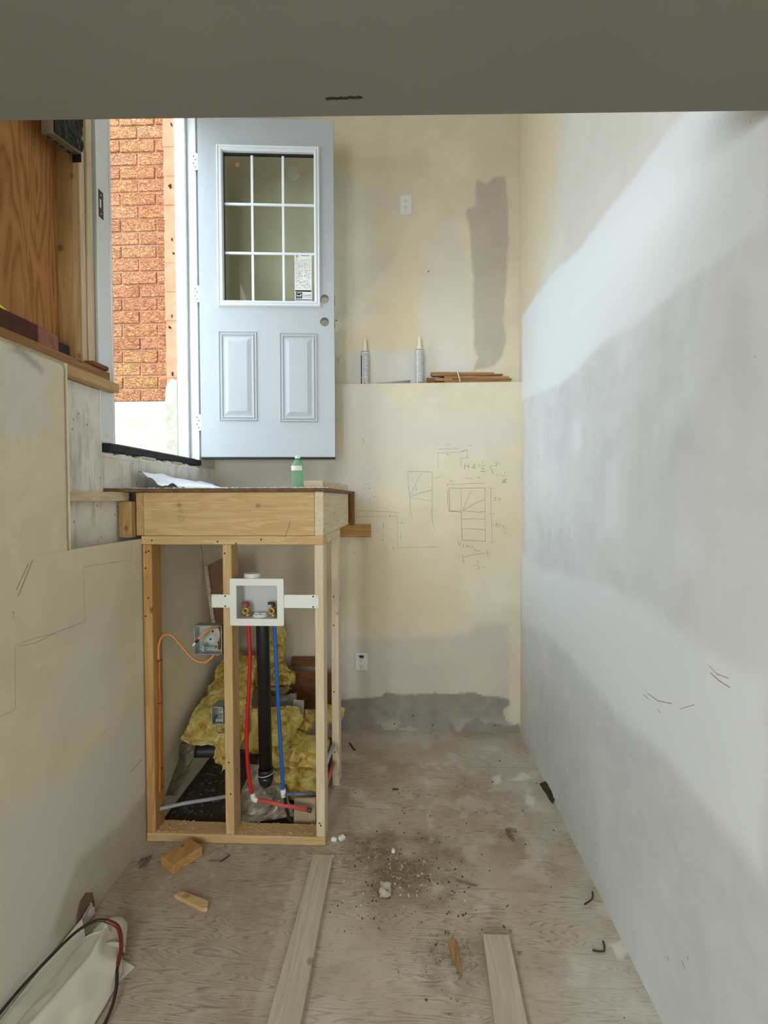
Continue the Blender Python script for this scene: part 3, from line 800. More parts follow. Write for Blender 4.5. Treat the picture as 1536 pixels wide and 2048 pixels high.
# broken brick ends of the cut opening, beside the white jamb
for r in range(21):
    z0 = 2.16 + .0853 * r
    jx = .012 * mnoise.noise(Vector((r * .7, 2, 0)))
    out = []
    for (x, z) in ((-1.437, -.003), (-1.395, -.004), (-1.366 + jx, -.003), (-1.364 + jx * .6, .03), (-1.366 - jx, .06), (-1.368 + jx, .087), (-1.40, .089), (-1.436, .088), (-1.439, .04)):
        out.append((x + rb.uniform(-.003, .003), z0 + z))
    MB().prism(out, lambda u, v, h: (u, h, v), 2.975 + rb.uniform(-.004, .004), 3.24).mk('brick', M_CUTBRICK, wo)
M_POCKET = plain('pocket', srgb(60, 34, 22), .95, 0, .2, 30)
for r in range(21):   # core holes and broken pockets in the cut ends
    if rb.random() < .5 or r in (4, 9):
        x, z = -1.402 + rb.uniform(-.026, .028), 2.20 + .0853 * r + rb.uniform(-.03, .03)
        q = [(x + rb.uniform(.002, .011) * math.cos(a), z + rb.uniform(.003, .018) * math.sin(a)) for a in (0, 1, 2.1, 3.1, 4.2, 5.2)]
        MB().prism(q, lambda u, v, h: (u, h, v), 2.9685, 2.985).mk('broken_pocket', M_POCKET, wo)

o_ = [( -1.37, 1.7), (-1.37, 2.22), (-1.40, 2.235), (-1.436, 2.19), (-1.44, 2.16), (-1.452, 1.95), (-1.44, 1.7)]
MB().prism(o_, lambda u, v, h: (u, h, v), 2.965, 3.24).mk('parging', M_PARGE, wo)
MB().box(-1.45, -1.36, 2.92, 3.24, 3.93, 4.2).mk('header_foam', plain('foam', srgb(180, 160, 96), .9, 0, .25, 30, .8), wo)
MB().box(-9, -1.44, -6, 3.3, 1.40, 1.55).mk('ground_outside', M_PARGE, label='pale concrete walkway outside the doorway', cat='ground', kind='structure')

# ---------------------------------------------------------------- door frame
tr = empty('trim_1', (-1.30, 2.5, 1.70), 'white wooden exterior door frame with black aluminium threshold', 'door frame', kind='structure')
Y0, Y1 = 2.088, 2.960      # clear opening
MB().box(XC - .118, XC + .002, 1.992, Y0 - .010, 1.745, 3.80, .002).box(XC - .118, XC + .006, Y0 - .0105, Y0, 1.745, 3.80, .002).box(XC - .118, XC - .048, Y0, Y0 + .013, 1.75, 3.765, .002).mk('jamb', M_WHITE, tr)
MB().box(XC - .118, XC + .004, Y1, Y1 + .032, 1.745, 3.80, .002).box(XC - .118, XC - .048, Y1 - .013, Y1, 1.75, 3.765, .002).mk('jamb', M_WHITE, tr)
MB().box(XC - .118, XC + .004, Y0 - .03, Y1 + .03, 3.765, 3.80, .002).box(XC - .118, XC - .048, Y0, Y1, 3.752, 3.765, .002).mk('head_jamb', M_WHITE, tr)
MB().box(XC - .056, XC - .047, Y1 - .016, Y1 - .009, 1.76, 3.76).mk('weatherstrip', plain('strip', srgb(150, 150, 146), .7), tr)
b = MB().box(XC - .16, XC + .004, Y0 - .035, Y1 + .03, 1.712, 1.745, .003).box(XC - .118, XC - .02, Y0, Y1, 1.745, 1.752, .002)
th = b.mk('threshold', M_RUBBER, tr, label='black threshold sill')
lumber('shim', XC - .03, XC + .012, 2.30, 2.42, 1.699, 1.711, 'pale', tr); lumber('shim', XC - .03, XC + .010, 2.62, 2.72, 1.699, 1.711, 'pale', tr)
sk = MB().box(XC + .0015, XC + .004, 2.003, 2.034, 2.655, 2.765, .001).mk('strike_plate', M_DARKMETAL, tr)
MB().box(XC + .003, XC + .0048, 2.008, 2.018, 2.695, 2.728).mk('lit_latch_hole', M_PAPER, sk)  # white patch in place of daylight showing through the latch hole
dots('screw', [(XC + .004, 2.018, z) for z in (2.672, 2.748)], .004, (1, 0, 0), M_STEEL, sk)
MB().box(XC + .0015, XC + .0035, 2.006, 2.022, 2.565, 2.598, .0008).mk('lit_deadbolt_hole', M_PAPER, tr)  # pale plate coloured like daylight coming through the deadbolt hole
MB().lathe([(.010, 0), (.009, .002), (.004, .0025)], (XC + .0015, 2.03, 1.775), (1, 0, 0), 14).mk('screw_plug', M_WPLAST, tr)
# ---------------------------------------------------------------- the exterior door, standing open
DX0, DX1, DZ0, DZ1, DY = -1.222, -.424, 1.762, 3.757, 2.950
M_TRIMW = plain('glazing_plastic', srgb(218, 221, 224), .38, 0, .02, 6)
dr = empty('door_1', ((DX0 + DX1) / 2, DY + .022, DZ0 - .02), 'white half-glazed exterior door standing open above the landing', 'door', kind='structure')
gx0, gx1, gz0, gz1 = -1.076, -.540, 2.690, 3.562
plate('slab', rect(DX0, DX1, DZ0, DZ1), [rect(gx0 - .01, gx1 + .01, gz0 - .01, gz1 + .01), circ(-.482, 2.706, .027), circ(-.482, 2.570, .027)], DY, DY + .044, M_DOOR, dr)
for z in (2.706, 2.570):
    b = MB(); n = 20
    v = [(-.482 + .0272 * math.cos(2 * math.pi * k / n), y, z + .0272 * math.sin(2 * math.pi * k / n)) for y in (DY + .001, DY + .043) for k in range(n)]
    b.add(v, [(k, (k + 1) % n, n + (k + 1) % n, n + k) for k in range(n)])
    b.mk('bore_hole', plain('bore', srgb(190, 180, 150), .8), dr)
b = MB().rings(gx0 - .036, gx1 + .036, gz0 - .036, gz1 + .036, DY, [(0, 0), (.003, .010), (.008, .014), (.014, .009), (.018, .009), (.022, .013), (.030, .012), (.036, .004), (.0365, -.012)], False)
b.mk('glazing_frame', M_TRIMW, dr)
MB().rings(gx0 - .036, gx1 + .036, gz0 - .036, gz1 + .036, DY + .044, [(0, 0), (.003, -.010), (.030, -.012), (.036, -.004), (.0365, .012)], False).mk('glazing_frame', M_WHITE, dr)
t = NT('window_glass'); t.t.nodes.remove(t.b)
lw = t.n('ShaderNodeLayerWeight'); lw.inputs[0].default_value = .5; gf = t.math('ADD', t.math('MULTIPLY', t.math('POWER', lw.outputs['Facing'], 4.0), .5), .05)
tb = t.n('ShaderNodeBsdfTransparent'); tb.inputs[0].default_value = (.90, .93, .89, 1); gb = t.n('ShaderNodeBsdfGlossy'); gb.inputs['Roughness'].default_value = .02
mx = t.n('ShaderNodeMixShader'); t.l(gf, mx.inputs[0]); t.l(tb.outputs[0], mx.inputs[1]); t.l(gb.outputs[0], mx.inputs[2])
t.l(mx.outputs[0], t.t.nodes['Material Output'].inputs[0]); M_GLASS = t.m
xs = [gx0, -.909, -.726, gx1]; zs = [gz0, 2.978, 3.266, gz1]
for i in range(3):
    for j in range(3):
        MB().box(xs[i] + .0065, xs[i + 1] - .0065, DY + .020, DY + .024, zs[j] + .0065, zs[j + 1] - .0065).mk('pane', M_GLASS, dr)
for i in (1, 2): MB().box(xs[i] - .0075, xs[i] + .0075, DY + .017, DY + .027, gz0, gz1, .002).mk('muntin', M_WHITE, dr)
for j in (1, 2): MB().box(gx0, gx1, DY + .016, DY + .028, zs[j] - .0075, zs[j] + .0075, .002).mk('muntin', M_WHITE, dr)
MB().box(gx0, gx1, DY + .012, DY + .03, gz1 - .010, gz1 + .002).mk('glazing_seal', M_BLACK, dr)
MB().box(gx0 - .004, gx0 + .004, DY + .012, DY + .03, gz0, gz1).mk('glazing_seal', M_BLACK, dr)
for (x, z) in ((-.996, 3.500), (-.630, 3.474)):
    MB().box(x - .012, x + .012, DY + .0245, DY + .030, z - .012, z + .012, .001).mk('cork_pad', plain('cork', srgb(190, 128, 84), .9, 0, .2, 60), dr, label='small orange cork spacer on the glass')
for (a, c, e, f) in ((-1.112, -.886, 1.978, 2.508), (-.752, -.528, 1.972, 2.502)):
    MB().rings(a, c, e, f, DY, [(0, 0), (.003, .007), (.008, .001), (.014, .001), (.020, .008), (.026, .0015), (.034, .0015), (.058, .009)]).mk('raised_panel', M_DOOR, dr)
MB().box(DX0, DX1, DY - .001, DY + .046, 1.750, DZ0, .002).mk('door_sweep', M_RUBBER, dr, label='black rubber door sweep')
for z in (3.500, 2.728, 1.968):
    h = plate('hinge', [(x, w) for x, w in rect(-1.256, -1.2225, z - .05, z + .05, .010)], [], DY + .004, DY + .0065, M_WPLAST, dr)
    dots('hinge_screw', [(dx, DY + .004, z + dz) for dx, dz in ((-1.246, .030), (-1.236, .011), (-1.246, -.011), (-1.236, -.032))], .0042, (0, -1, 0), M_DARKMETAL, h)
for z in (2.706, 2.570): MB().box(DX1 - .001, DX1 + .0022, DY + .010, DY + .034, z - .028, z + .028, .0008).mk('latch_plate', M_DARKMETAL, dr)
# rating label stuck inside the glass
lx0, lx1, lz0, lz1 = -.661, -.559, 2.698, 2.980
yl = DY + .0185
st = plate('label_sticker', rect(lx0, lx1, lz0, lz1, .006), [], yl, yl + .0006, M_PAPER, dr, label='printed white rating label on the glass')
b = MB(); rl = random.Random(4)
z = lz1 - .034
while z > lz0 + .075:
    x = lx0 + .006
    while x < lx1 - .012:
        w = rl.uniform(.004, .022)
        w = min(w, lx1 - .006 - x)
        if rl.random() < .8: b.box(x, x + w, yl - .0002, yl - .00005, z, z + rl.choice((.0014, .0018, .0026)))
        x += w + rl.uniform(.002, .008)
    z -= rl.choice((.0048, .0055, .0075))
b.mk('print', M_GREYINK, st, kind='stuff')
MB().lathe([(.0075, 0), (.0075, .0002)], (lx0 + .015, yl - .0001, lz1 - .013), (0, -1, 0), 14).box(lx0 + .038, lx1 - .014, yl - .0003, yl - .00005, lz1 - .014, lz1 - .009).box(lx0 + .008, lx0 + .022, yl - .0003, yl - .00005, lz1 - .026, lz1 - .023).mk('maker_mark', M_GREYINK, st)
MB().box(lx0 + .003, lx1 - .003, yl - .0003, yl - .00005, lz0 + .056, lz0 + .066).box(lx0 + .003, lx1 - .003, yl - .0003, yl - .00005, lz0 + .006, lz0 + .011).mk('black_bar', M_INK, st)
em = MB().box(lx0 + .006, lx0 + .045, yl - .0003, yl - .00005, lz0 + .015, lz0 + .053).mk('emblem', M_INK, st, label='black square emblem with a white swoosh and star')
b = strokes([([(lx0 + .010 + .0003 * k * k * .1 + k * .0029, lz0 + .040 + .009 * math.sin(math.pi * k / 10)) for k in range(11)], 0)], lambda u, v, h: (u, yl - .0004 - h, v), [.0016])
cx, cz = lx0 + .035, lz0 + .033
b.prism([(cx + (.008 if k % 2 == 0 else .0034) * math.sin(k * math.pi / 5), cz + (.008 if k % 2 == 0 else .0034) * math.cos(k * math.pi / 5)) for k in range(10)], lambda u, v, h: (u, yl - .0004 - h, v), 0, .0003)
b.box(lx0 + .010, lx0 + .028, yl - .0007, yl - .0003, lz0 + .029, lz0 + .034).box(lx0 + .010, lx0 + .041, yl - .0007, yl - .0003, lz0 + .0185, lz0 + .0205)
b.mk('emblem_star', M_PAPER, st)
text_mesh('word', 'Canada', lx0 + .049, lz0 + .032, .0165, yl - .0003, M_INK, st)
MB().box(lx0 + .050, lx1 - .008, yl - .0003, yl - .00005, lz0 + .024, lz0 + .027).mk('small_print', M_GREYINK, st)

# the door has swung a little past square, its free edge towards the wall
a_ = math.radians(4.7); hx = DX0 - dr.location.x; hy = DY + .022 - dr.location.y
dr.rotation_euler.z = a_
dr.location.x += hx - (hx * math.cos(a_) - hy * math.sin(a_)); dr.location.y += hy - (hx * math.sin(a_) + hy * math.cos(a_))

# round blank cover on the wall, seen through the upper right pane
b = MB().lathe([(.048, 0), (.048, .004), (.042, .009), (.0, .010)], (-.728, YU, 3.640), (0, -1, 0), 28)
b.mk('cover_plate', M_WPLAST, label='round white blank cover on the wall behind the door glass', cat='cover', smooth=False)

# ---------------------------------------------------------------- outlets
def outlet(x0, x1, z0, z1, y, name, label, gfci):
    e = empty(name, ((x0 + x1) / 2, y, z0), label, 'outlet')
    MB().rings(x0, x1, z0, z1, y, [(0, 0), (0, .003), (.004, .0065), (.012, .0075)]).mk('face_plate', M_WPLAST, e)
    cx, cz = (x0 + x1) / 2, (z0 + z1) / 2
    MB().box(cx - .0175, cx + .0175, y - .0095, y - .004, cz - .034, cz + .034, .0012).mk('receptacle', M_WPLAST, e)
    for s in (1, -1):
        b = MB()
        zz = cz + s * .020 - (.005 if gfci else 0)
        b.box(cx - .0085, cx - .0060, y - .0098, y - .009, zz, zz + .009).box(cx + .0045, cx + .0068, y - .0098, y - .009, zz, zz + .008)
        b.lathe([(.0030, 0), (.0028, .0005)], (cx - .001, y - .0094, zz - .007), (0, -1, 0), 8)
        b.mk('socket_slots', M_INK, e)
    dots('screw', [(cx, y - .0072, zz) for zz in (cz + .049, cz - .049)], .0035, (0, -1, 0), M_STEEL, e)
    if gfci: MB().prism([(cx - .017, cz + .046), (cx + .017, cz + .046), (cx + .016, cz + .032), (cx + .009, cz + .028), (cx - .010, cz + .028)], lambda u, v, h: (u, y - h, v), .0098, .0105).mk('tag', plain('green_tag', srgb(30, 44, 26), .5), e, label='dark green paper tag')
outlet(-.032, .046, 3.350, 3.476, YU, 'wall_outlet', 'white double outlet high on the upper back wall', False)
outlet(-.327, -.249, .389, .506, YB, 'wall_outlet', 'white double outlet with a dark green tag low on the back wall', True)

# ---------------------------------------------------------------- pencil notes and wear on the walls (children of their wall)
strokes(PENCIL_BACK, lambda u, v, h: (u, YB - h, v), [.0026, .0036, .006]).mk('pencil_sketch', M_PENCIL, wb, label='pencilled stair plans with dimensions, H 61 1/2 and VINYL', kind='stuff')
strokes(PENCIL_UPPER, lambda u, v, h: (u, YU - h, v), [.003, .004, .006]).mk('pencil_mark', M_PENCIL, wu, label='small pencilled Y')
strokes(PENCIL_LEFT, lambda u, v, h: (XL + h, u, v), [.0014, .002, .004]).mk('pencil_sketch', M_PENCIL, wl, label='pencilled outline of stair steps', kind='stuff')
strokes(PENCIL_RIGHT, lambda u, v, h: (XR - h, u, v), [.002, .003, .004]).mk('scuff_marks', M_PENCIL, wr, label='curved dark scuff marks', kind='stuff')
dots('screw_head', [(x, YB, z) for x, z in ((-.075, .045), (.175, .04), (.575, .045), (.045, .1))], .005, (0, -1, 0), M_INK, wb)
dots('nail_dent', [(x, YB, z) for x, z in ((-.23, 1.575), (-.20, 1.52), (-.10, 1.4), (.27, 1.79), (-.33, 1.16), (-.15, 1.24), (-.08, 1.19))], .003, (0, -1, 0), M_INK, wb)
dots('nail_hole', [(.152, YU, 2.985), (-.45, YU, 2.68)], .005, (0, -1, 0), M_DIRT, wu)

# ---------------------------------------------------------------- landing platform
PF = 2.120
pl = empty('landing_platform', (-.75, 2.66, 0), 'raised landing of raw softwood framing below the door', 'platform')
hd = lumber('header', -1.135, -.389, PF, PF + .038, 1.352, 1.539, 'board', pl)
strokes(STAMP, lambda u, v, h: (u, PF - h, v), [.0022, .0035, .005]).mk('lumber_stamp', M_SCRATCH, hd, label='small dark grade stamp', kind='stuff')
lumber('rim_joist', -.388, -.350, PF - .001, 3.035, 1.351, 1.540, 'pale', pl)
lumber('rim_joist', -.352, -.326, 3.150, 3.205, 1.345, 1.548, 'brown', pl)
lumber('rim_joist', -1.170, -1.136, PF + .003, 3.1, 1.352, 1.539, 'dull_tan', pl)
lumber('joist', -.80, -.762, PF + .04, 3.15, 1.352, 1.539, 'pine', pl)
lumber('joist', -1.13, -.36, 3.165, 3.20, 1.352, 1.539, 'board', pl)
lumber('top_plate', -1.147, -.351, PF, PF + .089, 1.313, 1.351, 'board', pl)
lumber('top_plate', -.388, -.350, PF + .091, 2.66, 1.313, 1.350, 'pale', pl)
lumber('bottom_plate', -1.143, -.350, PF, PF + .089, .0005, .038, 'board', pl)
ls = lumber('stud', -1.142, -1.104, PF + .001, PF + .090, .0385, 1.3125, 'amber', pl)
lumber('stud', -.790, -.752, PF + .001, PF + .090, .0385, 1.3125, 'board', pl)
lumber('stud', -.390, -.352, PF + .001, PF + .090, .0385, 1.3125, 'pale', pl)
lumber('stud', -.388, -.350, 2.575, 2.664, .0005, 1.3125, 'pale', pl)
lumber('ledger', -.62, -.222, 3.176, 3.213, 1.263, 1.344, 'amber', pl)
lumber('ledger', XC + .002, XC + .045, 1.50, 2.118, 1.502, 1.540, 'pale', pl)
lumber('block', XC + .012, -1.172, 2.09, 2.126, 1.345, 1.501, 'dull_tan', pl)
# deck board with a torn front edge
out = [(XC + .004, 3.2), (XC + .004, 2.0)]
rd = random.Random(8)
for k in range(60):
    x = -1.21 + (.875) * k / 59
    out.append((x, 2.115 - (.06 * (1 - k / 9) if k < 9 else 0) + rd.uniform(-.006, .005)))
out += [(-.338, 2.11)] + [(-.336 + rd.uniform(-.004, .004), 2.11 + 1.08 * k / 20) for k in range(1, 21)] + [(-.325, 3.2)]
MB().prism(out, lambda u, v, h: (u, v, h), 1.5405, 1.5560).mk('deck_board', plain('torn_ply', srgb(112, 84, 56), .85, 0, .3, 40, .5), pl)
b = MB(); rd = random.Random(9)
for k in range(260):
    x, y, s = rd.uniform(-1.2, -.34), 2.112 + abs(rd.gauss(0, .05)), rd.uniform(.002, .006)
    if y > 3.1: continue
    b.rot((x, y, 1.5562 + s * .3), s * 2, s, s * .7, rd.uniform(0, 3), 0, rd.uniform(-.4, .4))
b.mk('plaster_crumbs', M_PAPER, pl, kind='stuff')
# screw heads in studs
dots('screw_head', [(x, PF + .001, z) for x, z in ((-1.128, 1.28), (-1.115, 1.285), (-1.13, 1.21), (-1.12, 1.08), (-1.133, 1.0), (-.78, 1.275), (-.772, .36), (-.766, .22), (-.37, .09), (-.375, .1))], .0042, (0, -1, 0), M_INK, pl)
dots('screw_head', [(x, PF, z) for x, z in ((-1.1, 1.331), (-.81, 1.326), (-.73, 1.318), (-.62, 1.335))], .004, (0, -1, 0), M_INK, pl)
dots('screw_head', [(-.350, 2.61, z) for z in (.16, .48, .83, .98)], .0042, (1, 0, 0), M_INK, pl)
dots('screw_head', [(-.375, 2.575, z) for z in (.18, .50, .85, 1.0)], .0042, (0, -1, 0), M_INK, pl)

# ---------------------------------------------------------------- laundry supply box between the studs
lb = empty('supply_box', (-.638, PF, .965), 'white washing machine supply box screwed between two studs', 'supply box')
plate('face_frame', rect(-.755, -.522, .965, 1.168, .006), [rect(-.727, -.550, .995, 1.138, .003)], PF - .012, PF - .004, M_WPLAST, lb)
b = MB().box(-.731, -.7272, PF - .005, PF + .085, .990, 1.142).box(-.5498, -.546, PF - .005, PF + .085, .990, 1.142).box(-.731, -.546, PF - .005, PF + .085, 1.1382, 1.142).box(-.731, -.546, PF - .005, PF + .085, .990, .9948).box(-.731, -.546, PF + .085, PF + .089, .990, 1.142)
b.mk('box_body', plain('box_plastic', srgb(196, 195, 190), .45, 0, .03, 8), lb)
MB().lathe([(.036, 0), (.036, .022), (.033, .026), (.0, .027)], (-.672, PF + .04, 1.1585), (0, 0, 1), 22).mk('vent_cap', M_WPLAST, lb)
for x0, x1 in ((-.838, -.7545), (-.5225, -.372)):
    br = MB().box(x0, x1, PF - .005, PF - .001, 1.041, 1.098, .001).mk('mounting_bracket', M_WPLAST, lb)
    s = 1 if x0 < -.7 else -1
    e = x0 if s > 0 else x1
    for k, r in ((.008, .0016), (.026, .0016), (.060 if s > 0 else .024, .004)):
        dots('bracket_screw', [(e + s * k, PF - .005, z) for z in (1.047, 1.091)], r, (0, -1, 0), M_INK, br)
def valve(x, colr, lab):
    b = MB().tube([(x, PF + .045, .995), (x, PF + .045, 1.040)], .010, 12).lathe([(.017, 0), (.017, .010), (.012, .012)], (x, PF + .045, .996), (0, 0, 1), 12)
    b.tube([(x, PF + .055, 1.022), (x - .004, PF + .02, 1.022)], .0095, 14)
    vb = b.mk('valve', M_BRASS, lb, label=lab, smooth=False)
    n = 18; R, r = .0125, .0032; v = []; f = []
    for i in range(n):
        for j in range(8):
            a, c = 2 * math.pi * i / n, 2 * math.pi * j / 8
            v.append((x - .004 + (R + r * math.cos(c)) * math.cos(a), PF + .019 + r * math.sin(c), 1.022 + (R + r * math.cos(c)) * math.sin(a)))
    f = [(i * 8 + j, ((i + 1) % n) * 8 + j, ((i + 1) % n) * 8 + (j + 1) % 8, i * 8 + (j + 1) % 8) for i in range(n) for j in range(8)]
    mk('hose_thread', v, f, M_BRASS, vb, smooth=True)
    MB().lathe([(.007, 0), (.006, .0012)], (x - .004, PF + .0195, 1.022), (0, -1, 0), 10).mk('valve_bore', M_DIRT, vb)
    MB().box(x - .024, x + .004, PF + .03, PF + .044, 1.046, 1.058, .003).box(x - .006, x + .008, PF + .032, PF + .046, 1.036, 1.054, .003).mk('lever', colr, vb)
M_RED = plain('red_pex', srgb(196, 22, 26), .4, 0, .06, 20); M_BLUE = plain('blue_pex', srgb(20, 92, 172), .4, 0, .06, 20)
valve(-.694, plain('red_lever', srgb(150, 22, 34), .45), 'brass hot valve with red lever')
valve(-.580, plain('blue_lever', srgb(22, 30, 44), .45), 'brass cold valve with dark blue lever')
dc = MB().lathe([(.033, 0), (.033, .006), (.029, .011), (.026, .008), (.0, .008)], (-.638, PF + .040, .995), (0, 0, 1), 24).mk('drain_cap', M_WPLAST, lb)
MB().box(-.6405, -.6355, PF + .013, PF + .067, 1.003, 1.009).box(-.664, -.612, PF + .038, PF + .042, 1.003, 1.009).mk('cap_ribs', M_WPLAST, dc)

# ---------------------------------------------------------------- pipes
YP = 2.190
o = MB().tube([(-.701, YP, .985), (-.701, YP, .947), (-.697, YP, .767), (-.712, YP, .518), (-.715, YP, .427), (-.708, YP, .267), (-.690, YP, .172)], .0085, 12).mk('hot_water_pipe', M_RED, smooth=True, label='bright red plastic water pipe hanging from the supply box', cat='pipe')
MB().tube([(-.690, YP, .184), (-.686, YP, .160), (-.668, YP, .152)], .0115, 12).mk('elbow', M_WPLAST, o, smooth=True)
MB().tube([(-.676, YP, .156), (-.431, YP + .01, .106)], lambda t: .0095, 12).mk('pipe_run', plain('faded_red', srgb(196, 84, 76), .55), o, smooth=True, label='faded red run near the floor')
MB().tube([(-.445, YP + .01, .109), (-.425, YP + .01, .105)], .0105, 12).mk('pipe_end', M_DARKMETAL, o, smooth=True)
o = MB().tube([(-.584, YP, .985), (-.584, YP, .948), (-.571, YP, .611), (-.558, YP, .339), (-.552, YP, .195)], .0085, 12).mk('cold_water_pipe', M_BLUE, smooth=True, label='bright blue plastic water pipe hanging from the supply box', cat='pipe')
MB().tube([(-.552, YP, .206), (-.550, YP, .172)], .012, 12).mk('elbow', M_WPLAST, o, smooth=True)
MB().tube([(-.548, YP, .183), (-.415, YP, .190)], .0090, 12).mk('pipe_run', plain('slate_pex', srgb(92, 100, 116), .5), o, smooth=True, label='slate blue run to the right stud')
MB().tube([(-.545, YP, .172), (-.54, YP + .01, .12), (-.53, YP + .02, .06)], .008, 8).mk('strap', M_RUBBER, o)
o = MB().tube([(-.640, 2.195, .990), (-.639, 2.195, .945), (-.632, 2.2, .260)], .0295, 20, 1).mk('drain_standpipe', M_BLACK, smooth=True, label='thick black drain pipe hanging down from the supply box', cat='pipe')
MB().lathe([(.034, 0), (.034, .03), (.031, .034), (.031, -.0)], (-.632, 2.2, .262), (0, 0, 1), 20).lathe([(.033, 0), (.033, -.02), (.026, -.045), (.012, -.056)], (-.632, 2.2, .265), (0, 0, 1), 20).mk('end_fitting', M_BLACK, o, smooth=True)
n = 24; MB().tube([(-.632 + .0335 * math.cos(2 * math.pi * k / n), 2.2 + .0335 * math.sin(2 * math.pi * k / n), .272 + .006 * math.cos(2 * math.pi * k / n)) for k in range(n + 1)], .0016, 6, 1).mk('clamp', M_WPLAST, o)
o = MB().tube([(-1.144, 2.47, .222), (-.9, 2.49, .222), (-.66, 2.52, .222)], .030, 18).mk('waste_pipe', plain('grey_black_pipe', srgb(52, 52, 52), .45, 0, .3, 6), smooth=True, label='dark waste pipe lying across behind the studs under the insulation', cat='pipe')
MB().tube([(-1.1035, 2.16, .122), (-1.0, 2.21, .121), (-.9, 2.25, .117), (-.8, 2.32, .100)], .0085, 10).mk('supply_pipe', plain('grey_pex', srgb(150, 150, 154), .5), smooth=True, label='thin grey plastic pipe running from the left stud', cat='pipe')
MB().tube([(-.386, 2.30, .235), (-.376, 2.54, .235)], .010, 10).mk('supply_pipe', plain('pale_pex', srgb(170, 172, 180), .5), smooth=True, label='pale grey pipe seen between the two right studs', cat='pipe')
MB().tube([(-.386, 2.28, .13), (-.376, 2.54, .14)], .010, 10).mk('supply_pipe', plain('rose_pex', srgb(190, 100, 92), .5), smooth=True, label='faded rose pipe seen between the two right studs', cat='pipe')

# ---------------------------------------------------------------- electrical boxes and cables on the studs
M_GALV = plain('galvanised', srgb(176, 182, 174), .42, .7, .25, 24)
M_CABLE = plain('cable_jacket', srgb(206, 140, 76), .5, 0, .08, 30); M_CABLEB = plain('cable_jacket_dark', srgb(184, 104, 34), .5, 0, .1, 30)
def steel_box(x0, x1, z0, z1, y0, y1, name, label):
    e = empty(name, ((x0 + x1) / 2, y0, z0), label, 'electrical box'); w = .002
    b = MB().box(x0, x0 + w, y0, y1, z0, z1).box(x1 - w, x1, y0, y1, z0, z1).box(x0, x1, y0, y1, z0, z0 + w).box(x0, x1, y0, y1, z1 - w, z1).box(x0, x1, y1 - w, y1, z0, z1)
    b.mk('housing', M_GALV, e); return e
e = steel_box(-.922, -.800, .832, .958, 2.128, 2.182, 'junction_box', 'square steel junction box with a cut orange cable beside the middle stud')
for x, z in ((-.845, .905), (-.885, .86)): MB().lathe([(.014, 0), (.014, .0015), (.012, .0015), (.012, 0)], (x, 2.180, z), (0, -1, 0), 16).mk('knockout', M_GALV, e)
dots('screw_hole', [(x, 2.180, z) for x, z in ((-.87, .885), (-.835, .87), (-.86, .92))], .005, (0, -1, 0), M_INK, e)
MB().box(-.9, -.84, 2.15, 2.176, .850, .858, .001).box(-.892, -.884, 2.14, 2.176, .842, .868).mk('cable_clamp', M_GALV, e)
c = MB().tube([(-.838, 2.172, .944), (-.862, 2.145, .938), (-.886, 2.125, .918), (-.898, 2.110, .902)], .006, 10).mk('cable_tail', M_CABLE, e, smooth=True, label='orange cable tail with stripped end')
MB().tube([(-.897, 2.111, .903), (-.906, 2.102, .890)], .0062, 10).mk('tape_wrap', M_RUBBER, c); MB().tube([(-.906, 2.102, .890), (-.914, 2.094, .880)], .0042, 10).mk('stripped_core', M_PAPER, c)
MB().tube([(-.824, 2.165, .944), (-.812, 2.150, .925), (-.812, 2.150, .90), (-.822, 2.158, .87), (-.826, 2.165, .845)], .006, 10).mk('cable_tail', plain('brown_cable', srgb(120, 70, 28), .55), e, smooth=True)
e = steel_box(-.850, -.798, .520, .600, 2.130, 2.20, 'device_box', 'small open steel device box low on the middle stud')
dots('terminal_screw', [(-.832, 2.196, .56), (-.815, 2.196, .56)], .006, (0, -1, 0), M_STEEL, e)
MB().box(-.842, -.806, 2.15, 2.19, .524, .540, .002).mk('cable_clamp', M_STEEL, e)
MB().tube([(-.84, 2.17, .519), (-.846, 2.17, .49), (-.835, 2.17, .468), (-.80, 2.2, .462)], .003, 6).mk('wire', M_STEEL, e)
MB().tube([(-1.1005, 2.165, .795), (-1.098, 2.165, .865), (-1.075, 2.163, .905), (-1.035, 2.16, .903), (-.985, 2.155, .852), (-.93, 2.15, .80), (-.88, 2.15, .792), (-.842, 2.152, .826)], .0055, 10).mk('cable', M_CABLE, label='orange cable looping from the left stud to the steel junction box', cat='cable', smooth=True)
c = MB().tube([(-1.0985, 2.17, .80), (-1.0985, 2.163, .70), (-1.0985, 2.168, .62), (-1.0985, 2.16, .45), (-1.0985, 2.158, .32), (-1.0985, 2.152, .20)], .0052, 10).mk('cable', M_CABLEB, label='dark orange cable stapled down the side of the left stud', cat='cable', smooth=True)
for z in (.79, .60, .30, .215): MB().tube([(-1.104, 2.158, z), (-1.092, 2.158, z), (-1.092, 2.176, z), (-1.104, 2.176, z)], .0016, 6, 1).mk('staple', M_DARKMETAL, c)
MB().tube([(-1.085, 2.60, 1.312), (-1.083, 2.60, 1.26), (-1.083, 2.62, 1.21), (-1.10, 2.66, 1.16), (-1.105, 2.68, 1.13)], .0022, 6).mk('wire', plain('thin_wire', srgb(120, 112, 96), .5), label='thin wire hanging from the landing framing at the left', cat='wire')
